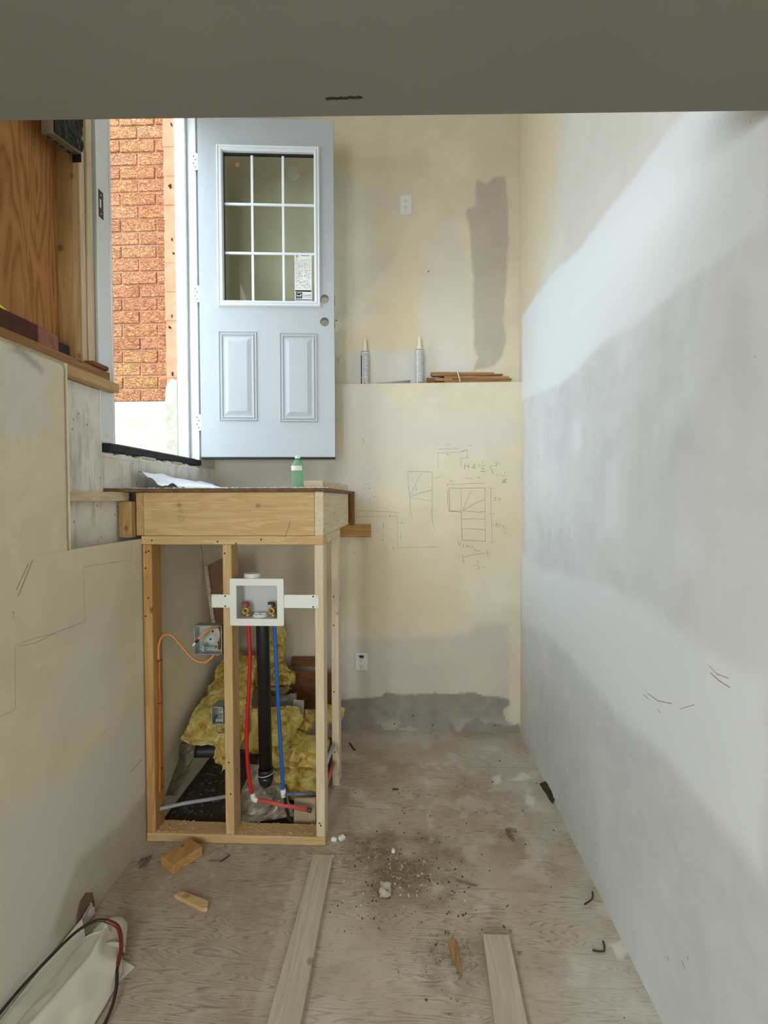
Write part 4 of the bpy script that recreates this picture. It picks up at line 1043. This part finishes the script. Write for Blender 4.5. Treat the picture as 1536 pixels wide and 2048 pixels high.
# ---------------------------------------------------------------- insulation stuffed under the landing
def mat_insul():
    t = NT('glass_wool'); v = t.coord()
    n = t.noise(v, 16, 6, .7, .8)
    c = t.ramp(n, [(.30, srgb(140, 104, 40)), (.44, srgb(196, 164, 78)), (.68, srgb(232, 212, 142))])
    t.color(c); t.bump(t.noise(v, 70, 5, .75, 1.0), 1.0, .008); return t.done(.95, 0, .1)
M_INS = mat_insul()
def batt(label, p00, p10, p11, p01, thick, seed, amp=.018, tufts=90, name='insulation_batt', nrm=None, mat=None, group=None):
    A, B, C, D = map(Vector, (p00, p10, p11, p01))
    N = ((B - A).cross(D - A)).normalized() if nrm is None else Vector(nrm).normalized()
    nu = max(6, int((B - A).length / .014)); nv = max(6, int((D - A).length / .014)); nw = 5
    def P(u, v, w):
        p = (A * (1 - u) + B * u) * (1 - v) + (D * (1 - u) + C * u) * v
        e = min(1, 6 * min(u, 1 - u)) * .5 + .5; g = min(1, 6 * min(v, 1 - v)) * .5 + .5
        p = p + N * (thick * (w - .5) * e * g)
        q = p * 9 + Vector((seed * 3.1, 0, seed))
        d = Vector(mnoise.turbulence_vector(q, 4, False)) * amp
        return p + d + Vector(mnoise.noise_vector(q * 6)) * amp * .22
    verts, faces, ix = [], [], {}
    def vid(i, j, k):
        if (i, j, k) not in ix:
            ix[(i, j, k)] = len(verts); verts.append(P(i / nu, j / nv, k / nw))
        return ix[(i, j, k)]
    for i in range(nu):
        for j in range(nv):
            for k in (0, nw): faces.append(tuple(vid(*c) for c in ((i, j, k), (i + 1, j, k), (i + 1, j + 1, k), (i, j + 1, k))))
    for k in range(nw):
        for i in range(nu):
            for j in (0, nv): faces.append(tuple(vid(*c) for c in ((i, j, k), (i + 1, j, k), (i + 1, j, k + 1), (i, j, k + 1))))
        for j in range(nv):
            for i in (0, nu): faces.append(tuple(vid(*c) for c in ((i, j, k), (i, j + 1, k), (i, j + 1, k + 1), (i, j, k + 1))))
    rt = random.Random(seed); base = list(verts)
    for _ in range(tufts):
        p = rt.choice(base); d = Vector((rt.gauss(0, 1), rt.gauss(0, 1), rt.gauss(-.2, 1))).normalized() * rt.uniform(.008, .03)
        s = d.orthogonal().normalized() * rt.uniform(.001, .0035)
        n0 = len(verts); verts += [p - s, p + s, p + d + s * .2, p + d * .6 - s]; faces.append((n0, n0 + 1, n0 + 2, n0 + 3))
    return mk(name, [tuple(v) for v in verts], faces, mat or M_INS, smooth=True, label=label, cat='insulation', group=group)
G = 'insulation under the landing'
batt('large yellow insulation batt leaning against the left wall under the landing', (-1.10, 2.36, .33), (-.80, 2.40, .31), (-.90, 2.98, .54), (-1.085, 2.98, .56), .09, 1, .022, group=G)
batt('folded yellow insulation batt crossing behind the middle stud, highest of the lying pile', (-1.03, 2.86, .45), (-.68, 2.86, .43), (-.66, 2.98, .45), (-1.02, 2.98, .49), .10, 2, .03, 140, group=G)
batt('upright yellow insulation batt standing behind the black drain pipe', (-.90, 3.06, .30), (-.73, 3.05, .30), (-.76, 3.08, .74), (-.90, 3.09, .78), .09, 3, .025, group=G)
batt('broad yellow insulation batt hanging beside the blue pipe', (-.86, 2.47, .24), (-.57, 2.47, .22), (-.56, 2.62, .40), (-.86, 2.62, .39), .10, 4, .028, 140, group=G)
batt('ragged tuft of insulation hanging left of the middle stud over the dark pipe', (-.925, 2.36, .24), (-.83, 2.33, .22), (-.82, 2.37, .40), (-.90, 2.39, .36), .05, 5, .03, 160, group=G)
batt('thick yellow insulation batt lying at the right behind the blue pipe', (-.72, 2.42, .20), (-.41, 2.36, .23), (-.40, 2.56, .26), (-.70, 2.60, .25), .09, 6, .018, group=G)
batt('yellow insulation batt lowest of the pile, resting on the floor sheet', (-.78, 2.40, .07), (-.42, 2.34, .09), (-.41, 2.50, .17), (-.76, 2.54, .16), .12, 7, .02, group=G)
batt('narrow insulation offcut poking out behind the far right stud', (-.47, 2.78, .25), (-.365, 2.76, .25), (-.362, 2.88, .28), (-.47, 2.90, .29), .035, 8, .012, 50, group=G)
batt('small yellow insulation wedge standing beside the crumpled white sheet', (-.60, 2.62, .22), (-.55, 2.60, .20), (-.49, 2.64, .34), (-.53, 2.66, .36), .04, 9, .014, 40, group=G)

def crumple(name, corners, amp, seed, mat, label, cat, n=14, freq=9, thick=.0016, parent=None):
    A, B, C, D = map(Vector, corners); b = MB(); v = []
    Nn = (B - A).cross(D - A).normalized()
    for k in range(2):
        for j in range(n + 1):
            for i in range(n + 1):
                u, w = i / n, j / n
                p = (A * (1 - u) + B * u) * (1 - w) + (D * (1 - u) + C * u) * w
                f = abs(mnoise.noise(p * freq + Vector((seed, 0, 0)))) + .5 * abs(mnoise.noise(p * freq * 2.3 + Vector((0, seed, 0))))
                v.append(p + Nn * (f * amp + k * thick) + Vector(mnoise.noise_vector(p * freq * .8 + Vector((seed, 1, 2)))) * amp * .5)
    m = (n + 1) ** 2; f = []
    for k in range(2):
        for j in range(n):
            for i in range(n):
                a = k * m + j * (n + 1) + i; f.append((a, a + 1, a + n + 2, a + n + 1))
    for i in range(n):
        for a, c in ((i, i + 1), (n * (n + 1) + i, n * (n + 1) + i + 1), (i * (n + 1), (i + 1) * (n + 1)), (i * (n + 1) + n, (i + 1) * (n + 1) + n)):
            f.append((a, c, c + m, a + m))
    return mk(name, v, f, mat, parent, label=label, cat=cat)
M_POLY = plain('poly_film', srgb(140, 130, 112), .35, 0, .25, 22); M_FOIL = plain('crumpled_facing', srgb(206, 200, 190), .5, 0, .12, 20)
crumple('facing_scrap', [(-.625, 2.70, .24), (-.545, 2.68, .24), (-.56, 2.74, .39), (-.62, 2.75, .39)], .03, 3, M_FOIL, 'crumpled white facing sheet among the insulation', 'scrap')
crumple('plastic_sheet', [(-.76, 2.72, .28), (-.62, 2.72, .28), (-.62, 2.80, .40), (-.75, 2.80, .38)], .03, 7, plain('grey_film', srgb(120, 112, 104), .3, 0, .2, 14), 'smoky grey plastic sheet beside the crumpled white sheet', 'sheet')
crumple('plastic_sheet', [(-.80, 2.235, .010), (-.53, 2.30, .006), (-.60, 2.40, .15), (-.74, 2.38, .21)], .075, 11, M_POLY, 'crumpled plastic sheet on the floor behind the red pipe', 'sheet', 20, 13)
crumple('plastic_sheet', [(-1.135, 2.34, .07), (-1.075, 2.30, .10), (-1.04, 2.45, .27), (-1.135, 2.45, .27)], .045, 13, plain('dull_film', srgb(98, 86, 68), .45, 0, .15, 14), 'dull plastic flap hanging at the left stud under the landing', 'sheet')
MB().rot((-.468, 2.262, .062), .10, .02, .118, .05, .002, -.15).mk('cardboard_piece', plain('cardboard', srgb(172, 148, 116), .8, 0, .08, 14), label='beige cardboard piece standing behind the right stud near the floor', cat='cardboard')
M_OSB = plain('brown_board', srgb(132, 84, 48), .75, 0, .22, 26, .3)
MB().rot((-.62, 3.10, .30), .34, .02, .30, 0, .001, .42).mk('board_offcut', M_OSB, label='dark brown board leaning on the back wall under the landing', cat='board')
MB().rot((-.64, 3.165, .462), .19, .035, .055, .03, .002).mk('wood_offcut', wood('brown', 0), label='small brown wood offcut on top of the leaning brown board', cat='wood')
# drywall offcut leaning into the corner
b = MB().prism([(-1.135, 1.122), (-1.118, 1.135), (-1.02, 1.185), (-.975, 1.19), (-.955, .62), (-1.05, .62)], lambda u, v, h: (u, 2.80 + h + (1.19 - v) * -.12, v), 0, .0127)
o = b.mk('drywall_offcut', plain('drywall_back', srgb(116, 84, 58), .85, 0, .12, 8), label='brown drywall offcut with torn edge leaning in the back left corner', cat='drywall')
b = MB(); rd = random.Random(2)
for k in range(26):
    t0 = k / 26; u, v = -1.137 + .085 * t0, 1.12 - .49 * t0
    b.rot((u + .006, 2.79 - (1.19 - v) * .12, v), .020, .012, .024, 0, .002, rd.uniform(-.2, .2), rd.uniform(-.3, .3))
b.mk('torn_edge', plain('torn_paper', srgb(186, 164, 138), .9, 0, .2, 40), o, kind='stuff')
lumber('wood_block', -1.105, -1.04, 2.86, 2.96, .60, .93, 'amber', label='upright amber wood block behind the steel junction box', cat='wood')
# heap of rubble and dust below
b = MB(); rd = random.Random(21)
for k in range(420):
    x, y = rd.uniform(-1.13, -.42), rd.uniform(2.215, 2.75); s = rd.uniform(.003, .012)
    b.rot((x, y, s * .4), s * rd.uniform(1, 2.2), s, s * .8, rd.uniform(0, 3), 0, rd.uniform(-.5, .5))
b.mk('rubble', plain('rubble', srgb(92, 78, 58), .9, 0, .4, 50), label='loose rubble and plaster crumbs scattered under the landing', cat='rubble', kind='stuff')
MB().box(-1.14, -.41, 2.212, 3.1, .0008, .004).mk('dark_floor_sheet', plain('dark_floor_sheet', srgb(66, 53, 38), .9, 0, .3, 7), label='brown sheet on the floor under the landing, darkened as the shaded hollow', cat='sheet')  # sheet and rubble colours darkened to paint the shade of the hollow
# sawdust on the bottom plate
b = MB(); rd = random.Random(22)
for k in range(420):
    x, y = -1.10 + abs(rd.gauss(0, .07)), PF + rd.uniform(.01, .088); s = rd.uniform(.0015, .005)
    if k > 280: x = rd.uniform(-.74, -.41)
    if -.80 < x < -.745: continue
    b.rot((x, y, .0382 + s * .35), s * 2.4, s, s * .6, rd.uniform(0, 3), 0, rd.uniform(-.4, .4))
b.mk('sawdust', wood('board', 0), label='sawdust and chips lying on the bottom plate', cat='sawdust', kind='stuff')

# ---------------------------------------------------------------- things on the landing
bt_ = empty('water_bottle', (-.552, 2.55, 1.556), 'clear green plastic water bottle standing on the landing', 'bottle')
t = NT('green_pet'); t.color(srgb(176, 226, 190)); t.b.inputs['Transmission Weight'].default_value = .75; t.b.inputs['IOR'].default_value = 1.15; M_PET = t.done(.12)
prof = [(.0, .0), (.024, .0), (.031, .006), (.0315, .02)]
for k in range(7): prof += [(.0318, .022 + k * .012), (.0292, .028 + k * .012)]
prof += [(.0318, .108), (.0318, .138), (.030, .148), (.024, .162), (.0155, .174), (.0125, .178), (.0125, .186)]
prof = [(max(r, .0005), h * .87) for r, h in prof]
MB().lathe(prof, (-.552, 2.55, 1.556), (0, 0, 1), 28).mk('body', M_PET, bt_, smooth=True)
MB().lathe([(.0138, 0), (.0140, .012), (.0125, .0135), (.0005, .0135)], (-.552, 2.55, 1.556 + .1605), (0, 0, 1), 20).mk('cap', plain('pale_green_cap', srgb(196, 226, 206), .4), bt_)
MB().lathe([(.0150, 0), (.0150, .003)], (-.552, 2.55, 1.556 + .155), (0, 0, 1), 20).mk('neck_ring', plain('dark_green', srgb(30, 84, 62), .4), bt_)
n = 12; v = []
for h in (.098, .122):
    for k in range(n + 1):
        a = -math.pi * .92 + math.pi * .72 * k / n
        v.append((-.552 + .0323 * math.cos(a), 2.55 + .0323 * math.sin(a), 1.556 + h))
mk('paper_label', v, [(k, k + 1, n + 2 + k, n + 1 + k) for k in range(n)], M_PAPER, bt_)
MB().prism([(-.470, 2.30), (-.378, 2.28), (-.345, 2.98), (-.40, 3.0)], lambda u, v, h: (u, v, h), 1.5562, 1.593).mk('wood_offcut', wood('pale', 1), label='flat raw lumber offcut lying on the landing beside the bottle', cat='wood')
# limp white sheet of paper lying on the landing and hanging to the concrete
b = MB(); n = 16; v = []
for k in (0, 1):
    for j in range(n + 1):
        for i in range(n + 1):
            u, w = i / n, j / n
            x = -1.215 + .03 * w + (.165 * u) * (1 + .25 * w); y = 2.22 + .72 * w + .05 * u
            z = 1.5575 + .078 * (1 - u) ** 1.6 * (1 - w * .45) + .016 * math.sin(9 * u + 4 * w) * (1 - w) ** .5 * u + .02 * abs(mnoise.noise(Vector((u * 4, w * 5, 0)))) + k * .0012
            v.append((x, y, max(z, 1.5565 + k * .0012)))
m = (n + 1) ** 2
f = [(k * m + j * (n + 1) + i, k * m + j * (n + 1) + i + 1, k * m + (j + 1) * (n + 1) + i + 1, k * m + (j + 1) * (n + 1) + i) for k in (0, 1) for j in range(n) for i in range(n)]
mk('paper_sheet', v, f, plain('white_sheet', srgb(236, 238, 246), .5, 0, .02, 8), smooth=True, label='limp white paper sheet lying on the landing against the concrete', cat='paper')

# ---------------------------------------------------------------- things on the ledge
def caulk(x, y, h, label, dark, ang):
    e = empty('caulk_tube', (x, y, LEDGE), label, 'caulk tube')
    t = NT('tube_print_%d' % dark); v = t.coord(False)
    ln = t.ramp(t.noise(pos(t, (30, 30, 260)), 1.0, 2), [(.45, srgb(170, 170, 168)), (.6, srgb(206, 206, 204))])
    t.color(ln); t.done(.45)
    MB().lathe([(.0225, 0), (.0245, .0005), (.0245, h - .004), (.0225, h - .002)], (x, y, LEDGE + .0005), (0, 0, 1), 26).mk('cartridge', t.m, e, smooth=False)
    MB().lathe([(.0252, 0), (.0252, .006), (.022, .008)], (x, y, LEDGE + h - .007), (0, 0, 1), 26).mk('rim', M_WPLAST, e)
    MB().lathe([(.0255, 0), (.0255, .002)], (x, y, LEDGE + h + .0005), (0, 0, 1), 26).mk('seam', M_DARKMETAL, e)
    MB().lathe([(.0185, 0), (.0170, .012), (.0150, .014), (.0085, .088), (.004, .089)], (x, y, LEDGE + h + .002), (0, 0, 1), 16).mk('nozzle', plain('ivory_nozzle', srgb(232, 222, 200), .4, 0, .03), e, smooth=False)
    def strip(a0, a1, z0, z1, mat, nm, r=.0249):
        n = 6; vv = [(x + r * math.cos(a0 + (a1 - a0) * k / n), y + r * math.sin(a0 + (a1 - a0) * k / n), LEDGE + z) for z in (z0, z1) for k in range(n + 1)]
        mk(nm, vv, [(k, k + 1, n + 2 + k, n + 1 + k) for k in range(n)], mat, e)
    R = math.radians
    if dark: strip(R(-205), R(-132), .002, h - .02, M_INK, 'printed_band'); strip(R(-205), R(-132), .045, .048, M_PAPER, 'printed_line', .0251)
    strip(R(-132), R(-118), .001, h - .008, M_WPLAST, 'printed_stripe')
    for a in (-78, -100) if not dark else (-88,): strip(R(a - 6), R(a + 6), .005, .012, M_INK, 'print_dot', .0251)
caulk(-.262, 3.255, .210, 'caulk tube with black printed band standing nearest the door', 1, 0)
caulk(.091, 3.255, .217, 'grey caulk tube standing beside the bundle of shims', 0, 0)
sh = empty('shim_bundle', (.41, 3.258, LEDGE), 'bundle of brown wooden shims tied with a white band on the ledge', 'shim bundle')
def shim(x0, x1, y, z, h0, h1, tone, d=.034, tilt=0.0):
    MB().prism([(x0, z), (x1, z + tilt), (x1, z + tilt + h1), (x0, z + h0)], lambda u, v, h: (u, h, v), y - d / 2, y + d / 2).mk('shim', wood(tone, 0), sh)
Lz = LEDGE + .001
shim(.250, .668, 3.246, Lz + .003, .012, .010, 'shim', .034); shim(.262, .675, 3.248, Lz + .0165, .006, .010, 'shim', .036, .0)
shim(.137, .640, 3.262, Lz + .010, .030, .004, 'brown', .03); shim(.190, .300, 3.236, Lz + .014, .016, .014, 'shim', .02)
shim(.250, .660, 3.250, Lz + .0275, .018, .012, 'shim', .032); shim(.220, .615, 3.262, Lz + .046, .008, .008, 'brown', .03); shim(.172, .625, 3.268, Lz + .052, .014, .006, 'shim', .03, .002)
shim(.165, .570, 3.276, Lz + .062, .018, .008, 'shim', .026, .002)
n = 14
MB().tube([(.30, 3.24, LEDGE + .072), (.312, 3.236, LEDGE + .078), (.330, 3.226, LEDGE + .072), (.338, 3.224, LEDGE + .05), (.345, 3.222, LEDGE + .025), (.348, 3.224, LEDGE + .008)], .003, 8).mk('band', M_WPLAST, sh, label='white tie band')
def flat_stack():
    e = empty('paper_stack', (-.09, 3.25, LEDGE), 'thin stack of folded grey papers lying between the caulk tubes', 'paper')
    rs = random.Random(6)
    for k in range(4):
        crumple('sheet', [(-.218 + .03 * k, 3.222 + .003 * k, LEDGE + .001 + .003 * k), (.030, 3.224 + .003 * k, LEDGE + .002 + .006 * k), (.034, 3.285, LEDGE + .002 + .006 * k), (-.19 + .03 * k, 3.285, LEDGE + .001 + .003 * k)], .004, k, plain('sheet_%d' % k, srgb(*(((196, 196, 192), (160, 164, 162), (206, 204, 198), (130, 134, 132))[k])), .6), None, None, 8, 20, parent=e)
flat_stack()
b = MB(); rd = random.Random(31)
for k in range(60):
    s = rd.uniform(.002, .006); b.rot((rd.uniform(.05, .30), 3.219 + rd.uniform(0, .01), LEDGE + s * .4), s * 2, s, s, rd.uniform(0, 3))
b.mk('wood_chips', wood('shim', 0), label='small wood chips along the ledge in front of the shims', cat='chips', kind='stuff')

# ---------------------------------------------------------------- things lying on the sill at the upper left
MB().box(-1.280, -1.222, 1.42, 1.632, 2.0305, 2.092, .003).mk('brick_piece', plain('dark_brick', srgb(84, 40, 30), .9, 0, .25, 30, .5), label='dark red brick piece on the sill at the left edge', cat='brick')
MB().rot((-1.258, 1.69, 2.062), .055, .11, .062, .04, .006).mk('brick_piece', plain('pink_brick', srgb(150, 98, 80), .9, 0, .2, 40, .6), label='pinkish broken brick on the sill beside the studs', cat='brick')
MB().prism([(1.45, 2.09), (1.668, 2.088), (1.668, 2.092), (1.45, 2.158)], lambda u, v, h: (h, u, v), -1.302, -1.282).mk('gap_glow_scrap', plain('yellow_gap_glow', srgb(250, 236, 40), .7, 0, .05), label='bright yellow scrap painted as light through the gap behind the dark brick at the left edge', cat='scrap')  # yellow colour stands for light coming through a gap in the framing
MB().rot((-1.288, 1.815, 2.0905), .02, .05, .006, 0, 0, -.06).mk('gap_light_strip', M_PAPER, label='white strip painted as the slit of daylight between the broken brick and the stud', cat='scrap')  # white piece put where daylight shows through the slit
MB().box(-1.300, -1.262, 1.765, 1.845, 2.031, 2.087, .003).mk('dark_block', M_RUBBER, label='black block behind the broken brick', cat='block')
hb = empty('hanging_box', (-1.222, 1.775, 2.77), 'small steel wall box wrapped in black plastic fixed high on the studs', 'electrical box')
MB().prism([(1.70, 2.765), (1.849, 2.795), (1.849, 2.98), (1.70, 2.98)], lambda u, v, h: (h, u, v), -1.247, -1.204).mk('housing', plain('dusty_steel', srgb(128, 116, 92), .5, .4, .2, 20), hb)
crumple('plastic_wrap', [(-1.202, 1.70, 2.772), (-1.202, 1.851, 2.802), (-1.202, 1.851, 2.95), (-1.202, 1.70, 2.985)], .006, 5, plain('black_wrap', srgb(12, 13, 14), .25, 0, .2, 20, 0, .25), None, None, 16, 34, parent=hb)
MB().box(-1.240, -1.206, 1.8485, 1.8525, 2.768, 2.80, .001).mk('ear', M_RUBBER, hb)
for k in range(4): MB().rot((-1.236, 1.722 + .034 * k, 2.7685 + .0068 * k), .008, .016, .002, 0, 0, .20).mk('slot', M_INK, hb)

# ---------------------------------------------------------------- things on the floor
b = MB().prism([(-.386, 2.035), (-.306, 2.035), (-.300, 1.30), (-.395, 1.30)], lambda u, v, h: (u, v, h), .0005, .024)
b.mk('floor_board', wood('grey', 1), label='long pale board lying on the floor in line with the right stud', cat='board')
MB().prism([(.262, 1.683), (.350, 1.683), (.338, 1.20), (.243, 1.20)], lambda u, v, h: (u, v, h), .0005, .020).mk('floor_board', wood('grey', 1), label='shorter dusty board lying on the floor near the right wall', cat='board')
MB().rot((-.935, 2.010, .021), .088, .135, .040, -.58, .002).mk('wood_block', wood('amber', 1), label='amber offcut block with knots in front of the landing frame', cat='wood')
MB().prism([(-.876, 1.815), (-.852, 1.832), (-.735, 1.790), (-.728, 1.762), (-.742, 1.757)], lambda u, v, h: (u, v, h), .0005, .016).mk('wood_wedge', wood('board', 0), label='small chewed wood wedge on the floor left of the long board', cat='wood')
MB().prism([(.140, 1.672), (.168, 1.674), (.178, 1.565), (.172, 1.540), (.150, 1.60)], lambda u, v, h: (u, v, h), .0005, .006).mk('wood_strip', wood('shim', 1), label='thin brown wood strip beside the shorter board', cat='wood')
def stick(name, pts, r, mat, label, cat):
    MB().tube(pts, r, 6, 2).mk(name, mat, label=label, cat=cat)
M_ROOT = plain('dark_scrap', srgb(52, 46, 40), .8, 0, .2, 40); M_TWIG = plain('grey_scrap', srgb(116, 100, 84), .8, 0, .2, 40)
stick('twig', [(-.345, 3.03, .004), (-.325, 2.98, .006), (-.305, 2.945, .004)], .004, M_ROOT, 'short black twig on the floor by the back wall', 'scrap')
stick('metal_scrap', [(.50, 2.245, .004), (.452, 2.245, .008), (.472, 2.185, .004)], .006, M_TWIG, 'v-shaped grey metal scrap on the floor near the right wall', 'scrap')
stick('wood_splinter', [(.197, 1.945, .003), (.275, 1.915, .005)], .003, M_TWIG, 'thin brown splinter lying on the floor in the middle', 'splinter')
stick('wire_scrap', [(.66, 1.845, .003), (.695, 1.862, .010), (.712, 1.905, .004)], .0028, M_ROOT, 'bent dark wire on the floor beside the right wall', 'scrap')
stick('wood_splinter', [(-.82, 2.012, .003), (-.77, 2.010, .004)], .0022, M_TWIG, 'pale splinter on the floor right of the amber block', 'splinter')
stick('nail', [(-.772, 2.006, .003), (-.745, 2.045, .004)], .003, M_ROOT, 'dark nail on the floor right of the amber block', 'nail')
stick('twig', [(-.07, 2.555, .003), (-.04, 2.553, .003)], .004, M_ROOT, 'tiny dark chip alone on the floor in front of the back wall', 'scrap')
stick('wire_scrap', [(.62, 1.655, .003), (.655, 1.645, .009), (.668, 1.69, .004)], .0028, M_ROOT, 'curled dark wire on the floor nearest the right wall', 'scrap')
crumple('bark_strip', [(.700, 2.63, .002), (.728, 2.62, .03), (.732, 2.47, .03), (.718, 2.46, .002)], .012, 4, M_ROOT, 'dark shredded strip at the foot of the right wall', 'scrap', 8, 40)
crumple('bark_strip', [(-1.115, 2.03, .002), (-1.075, 2.045, .004), (-1.07, 1.965, .02), (-1.105, 1.955, .012)], .02, 9, M_TWIG, 'grey brown shredded scrap at the foot of the left wall', 'scrap', 8, 40)
crumple('plaster_lump', [(-.10, 1.845, .001), (-.058, 1.85, .001), (-.06, 1.895, .02), (-.098, 1.89, .02)], .018, 2, plain('lump', srgb(176, 164, 146), .9, 0, .2, 40), 'crumbling plaster lump on the floor in the middle', 'plaster', 7, 60)
for k, (x, y, s, lab) in enumerate(((-.318, 2.155, .016, 'white plaster chunk at the foot of the right stud'), (-.285, 2.165, .019, 'larger white plaster chunk beside the right stud'), (-.055, 2.095, .014, 'white plaster chunk right of the landing frame, in the open floor'), (-.31, 2.055, .010, 'white plaster chip at the end of the long board'))):
    b = MB().rot((x, y, s * .45), s * 1.5, s, s * .9, k * .8, .003, .2, .1); b.mk('plaster_chunk', M_PAPER, label=lab, cat='plaster')
# grey brown torn drywall patch at the foot of the left wall, with the paper peeling
pt = MB().prism([(1.648, .012), (1.655, .062), (1.672, .098), (1.705, .102), (1.742, .074), (1.752, .03), (1.752, .012)], lambda u, v, h: (XL + h, u, v), .0002, .003).mk('torn_patch', plain('torn_board', srgb(120, 100, 80), .9, 0, .2, 30), wl, label='torn brown paper patch at the foot of the wall')
crumple('loose_paper', [(XL + .004, 1.66, .002), (XL + .012, 1.735, .002), (XL + .006, 1.722, .055), (XL + .004, 1.672, .035)], .008, 3, plain('loose_paper', srgb(186, 180, 166), .8), None, None, 6, 40, parent=pt)
# crumbs
def crumbs(name, n, cx, cy, sx, sy, smin, smax, mat, label, seed):
    rd = random.Random(seed); b = MB()
    for k in range(n):
        x, y = rd.gauss(cx, sx), rd.gauss(cy, sy)
        if not (-.29 < x < XR - .02 and 1.3 < y < 3.15): continue
        if .23 < x < .37 and y < 1.70: continue
        s = smin + (smax - smin) * rd.random() ** 4
        b.rot((x, y, s * .35), s * rd.uniform(1, 1.9), s, s * .75, rd.uniform(0, 3), 0, rd.uniform(-.5, .5), rd.uniform(-.4, .4))
    b.mk(name, mat, label=label, cat='debris', kind='stuff')
crumbs('floor_debris', 260, -.06, 1.98, .16, .10, .0014, .008, plain('pale_crumbs', srgb(186, 174, 152), .9, 0, .2, 60), 'pale plaster crumbs strewn across the middle of the floor', 41)
crumbs('floor_dirt', 420, 0.0, 1.94, .2, .13, .0012, .005, M_DIRT, 'dark dirt specks strewn across the middle of the floor', 42)
crumbs('floor_grit', 260, .18, 1.62, .09, .05, .0016, .008, plain('grey_grit', srgb(138, 124, 104), .9, 0, .25, 60), 'grey grit beside the shorter board', 43)
crumbs('floor_specks', 260, .2, 2.2, .45, .5, .0012, .006, plain('specks', srgb(96, 82, 64), .9, 0, .25, 60), 'scattered dark specks over the whole floor', 44)

# ---------------------------------------------------------------- paper sack and hose at the lower left
M_SACK = plain('sack_paper', srgb(214, 206, 186), .7, 0, .04, 10)
b = MB().prism([(-1.143, 1.20), (-1.143, 1.36), (-1.135, 1.665), (-1.085, 1.61), (-.875, 1.535), (-.935, 1.40), (-1.0, 1.20)], lambda u, v, h: (u, v, h + max(0, (-1.05 - u)) * .45), .001, .005)
b.mk('cardboard_sheet', plain('pale_card', srgb(208, 202, 182), .75, 0, .04, 10), label='flat pale card sheet lying under the paper sack by the left wall', cat='card')
sk_ = empty('paper_sack', (-1.03, 1.42, .006), 'crumpled off-white paper sack lying on the floor at the lower left', 'sack')
n = 30; v = []
for j in range(n + 1):
    for i in range(n + 1):
        u, w = i / n, j / n
        xl, xr = -1.128 + .03 * w, -.905 + .012 * math.sin(w * 3) - .05 * max(0, w - .8) / .2
        x = xl + (xr - xl) * u; y = 1.10 + .50 * w + .03 * u * (1 - w)
        z = .075 * (math.sin(math.pi * min(1, max(0, u))) ** .6) * (1 - .35 * w) + .022 * math.exp(-((u - .62 + .25 * (1 - w)) / .07) ** 2) * (.3 + w)
        z += .008 * mnoise.noise(Vector((x * 22, y * 14, 0))) + .004 * abs(mnoise.noise(Vector((x * 50, y * 30, 4))))
        v.append((x, y, max(.0065, .008 + z)))
f = [(j * (n + 1) + i, j * (n + 1) + i + 1, (j + 1) * (n + 1) + i + 1, (j + 1) * (n + 1) + i) for j in range(n) for i in range(n)]
mm = len(v); v += [(p[0], p[1], .0062) for p in v[:]]; f += [tuple(i + mm for i in reversed(q)) for q in f[:]]
ring = [i for i in range(n + 1)] + [j * (n + 1) + n for j in range(1, n + 1)] + [n * (n + 1) + i for i in range(n - 1, -1, -1)] + [j * (n + 1) for j in range(n - 1, 0, -1)]
f += [(ring[k], ring[(k + 1) % len(ring)], ring[(k + 1) % len(ring)] + mm, ring[k] + mm) for k in range(len(ring))]
mk('sack_body', v, f, M_SACK, sk_, smooth=True)
b = MB(); n = 12; v = []
for j in range(9):
    w = j / 8; c = Vector((-.985, 1.555, .0)) * (1 - w) + Vector((-1.04, 1.685, .0)) * w
    ax = Vector((.92, .39, 0)); hw = .060 - .006 * w - .02 * max(0, w - .8) / .2
    for i in range(n + 1):
        a = math.pi * i / n
        v.append(c - ax * (hw * math.cos(a)) + Vector((0, 0, .008 + (.052 - .012 * w) * math.sin(a) ** .7 * (1 - .5 * max(0, w - .85) / .15))))
f = [(j * (n + 1) + i, j * (n + 1) + i + 1, (j + 1) * (n + 1) + i + 1, (j + 1) * (n + 1) + i) for j in range(8) for i in range(n)] + [tuple(range(n + 1)), tuple(range(8 * (n + 1), 9 * (n + 1)))] + [tuple([j * (n + 1) for j in range(9)] + [j * (n + 1) + n for j in range(8, -1, -1)])]
mk('sack_neck', v, f, M_SACK, sk_, smooth=True)
ho = MB().tube([(-1.14, 1.22, .07), (-1.125, 1.36, .085), (-1.10, 1.47, .095), (-1.075, 1.55, .10), (-1.04, 1.592, .100), (-1.012, 1.602, .095)], .0048, 10).mk('hose', plain('black_hose', srgb(40, 24, 20), .4), smooth=True, label='thin black and dark red hose looped over the paper sack', cat='hose')
MB().tube([(-1.012, 1.602, .095), (-.965, 1.598, .075), (-.930, 1.555, .048), (-.915, 1.505, .030)], .0066, 10).mk('red_section', plain('red_hose', srgb(104, 26, 26), .4), ho, smooth=True, label='dark red section')
MB().tube([(-.915, 1.505, .030), (-.885, 1.452, .024), (-.868, 1.405, .018), (-.862, 1.36, .012), (-.862, 1.30, .008), (-.868, 1.22, .008)], .0050, 10).mk('hose_end', plain('dark_hose', srgb(52, 26, 22), .4), ho, smooth=True)
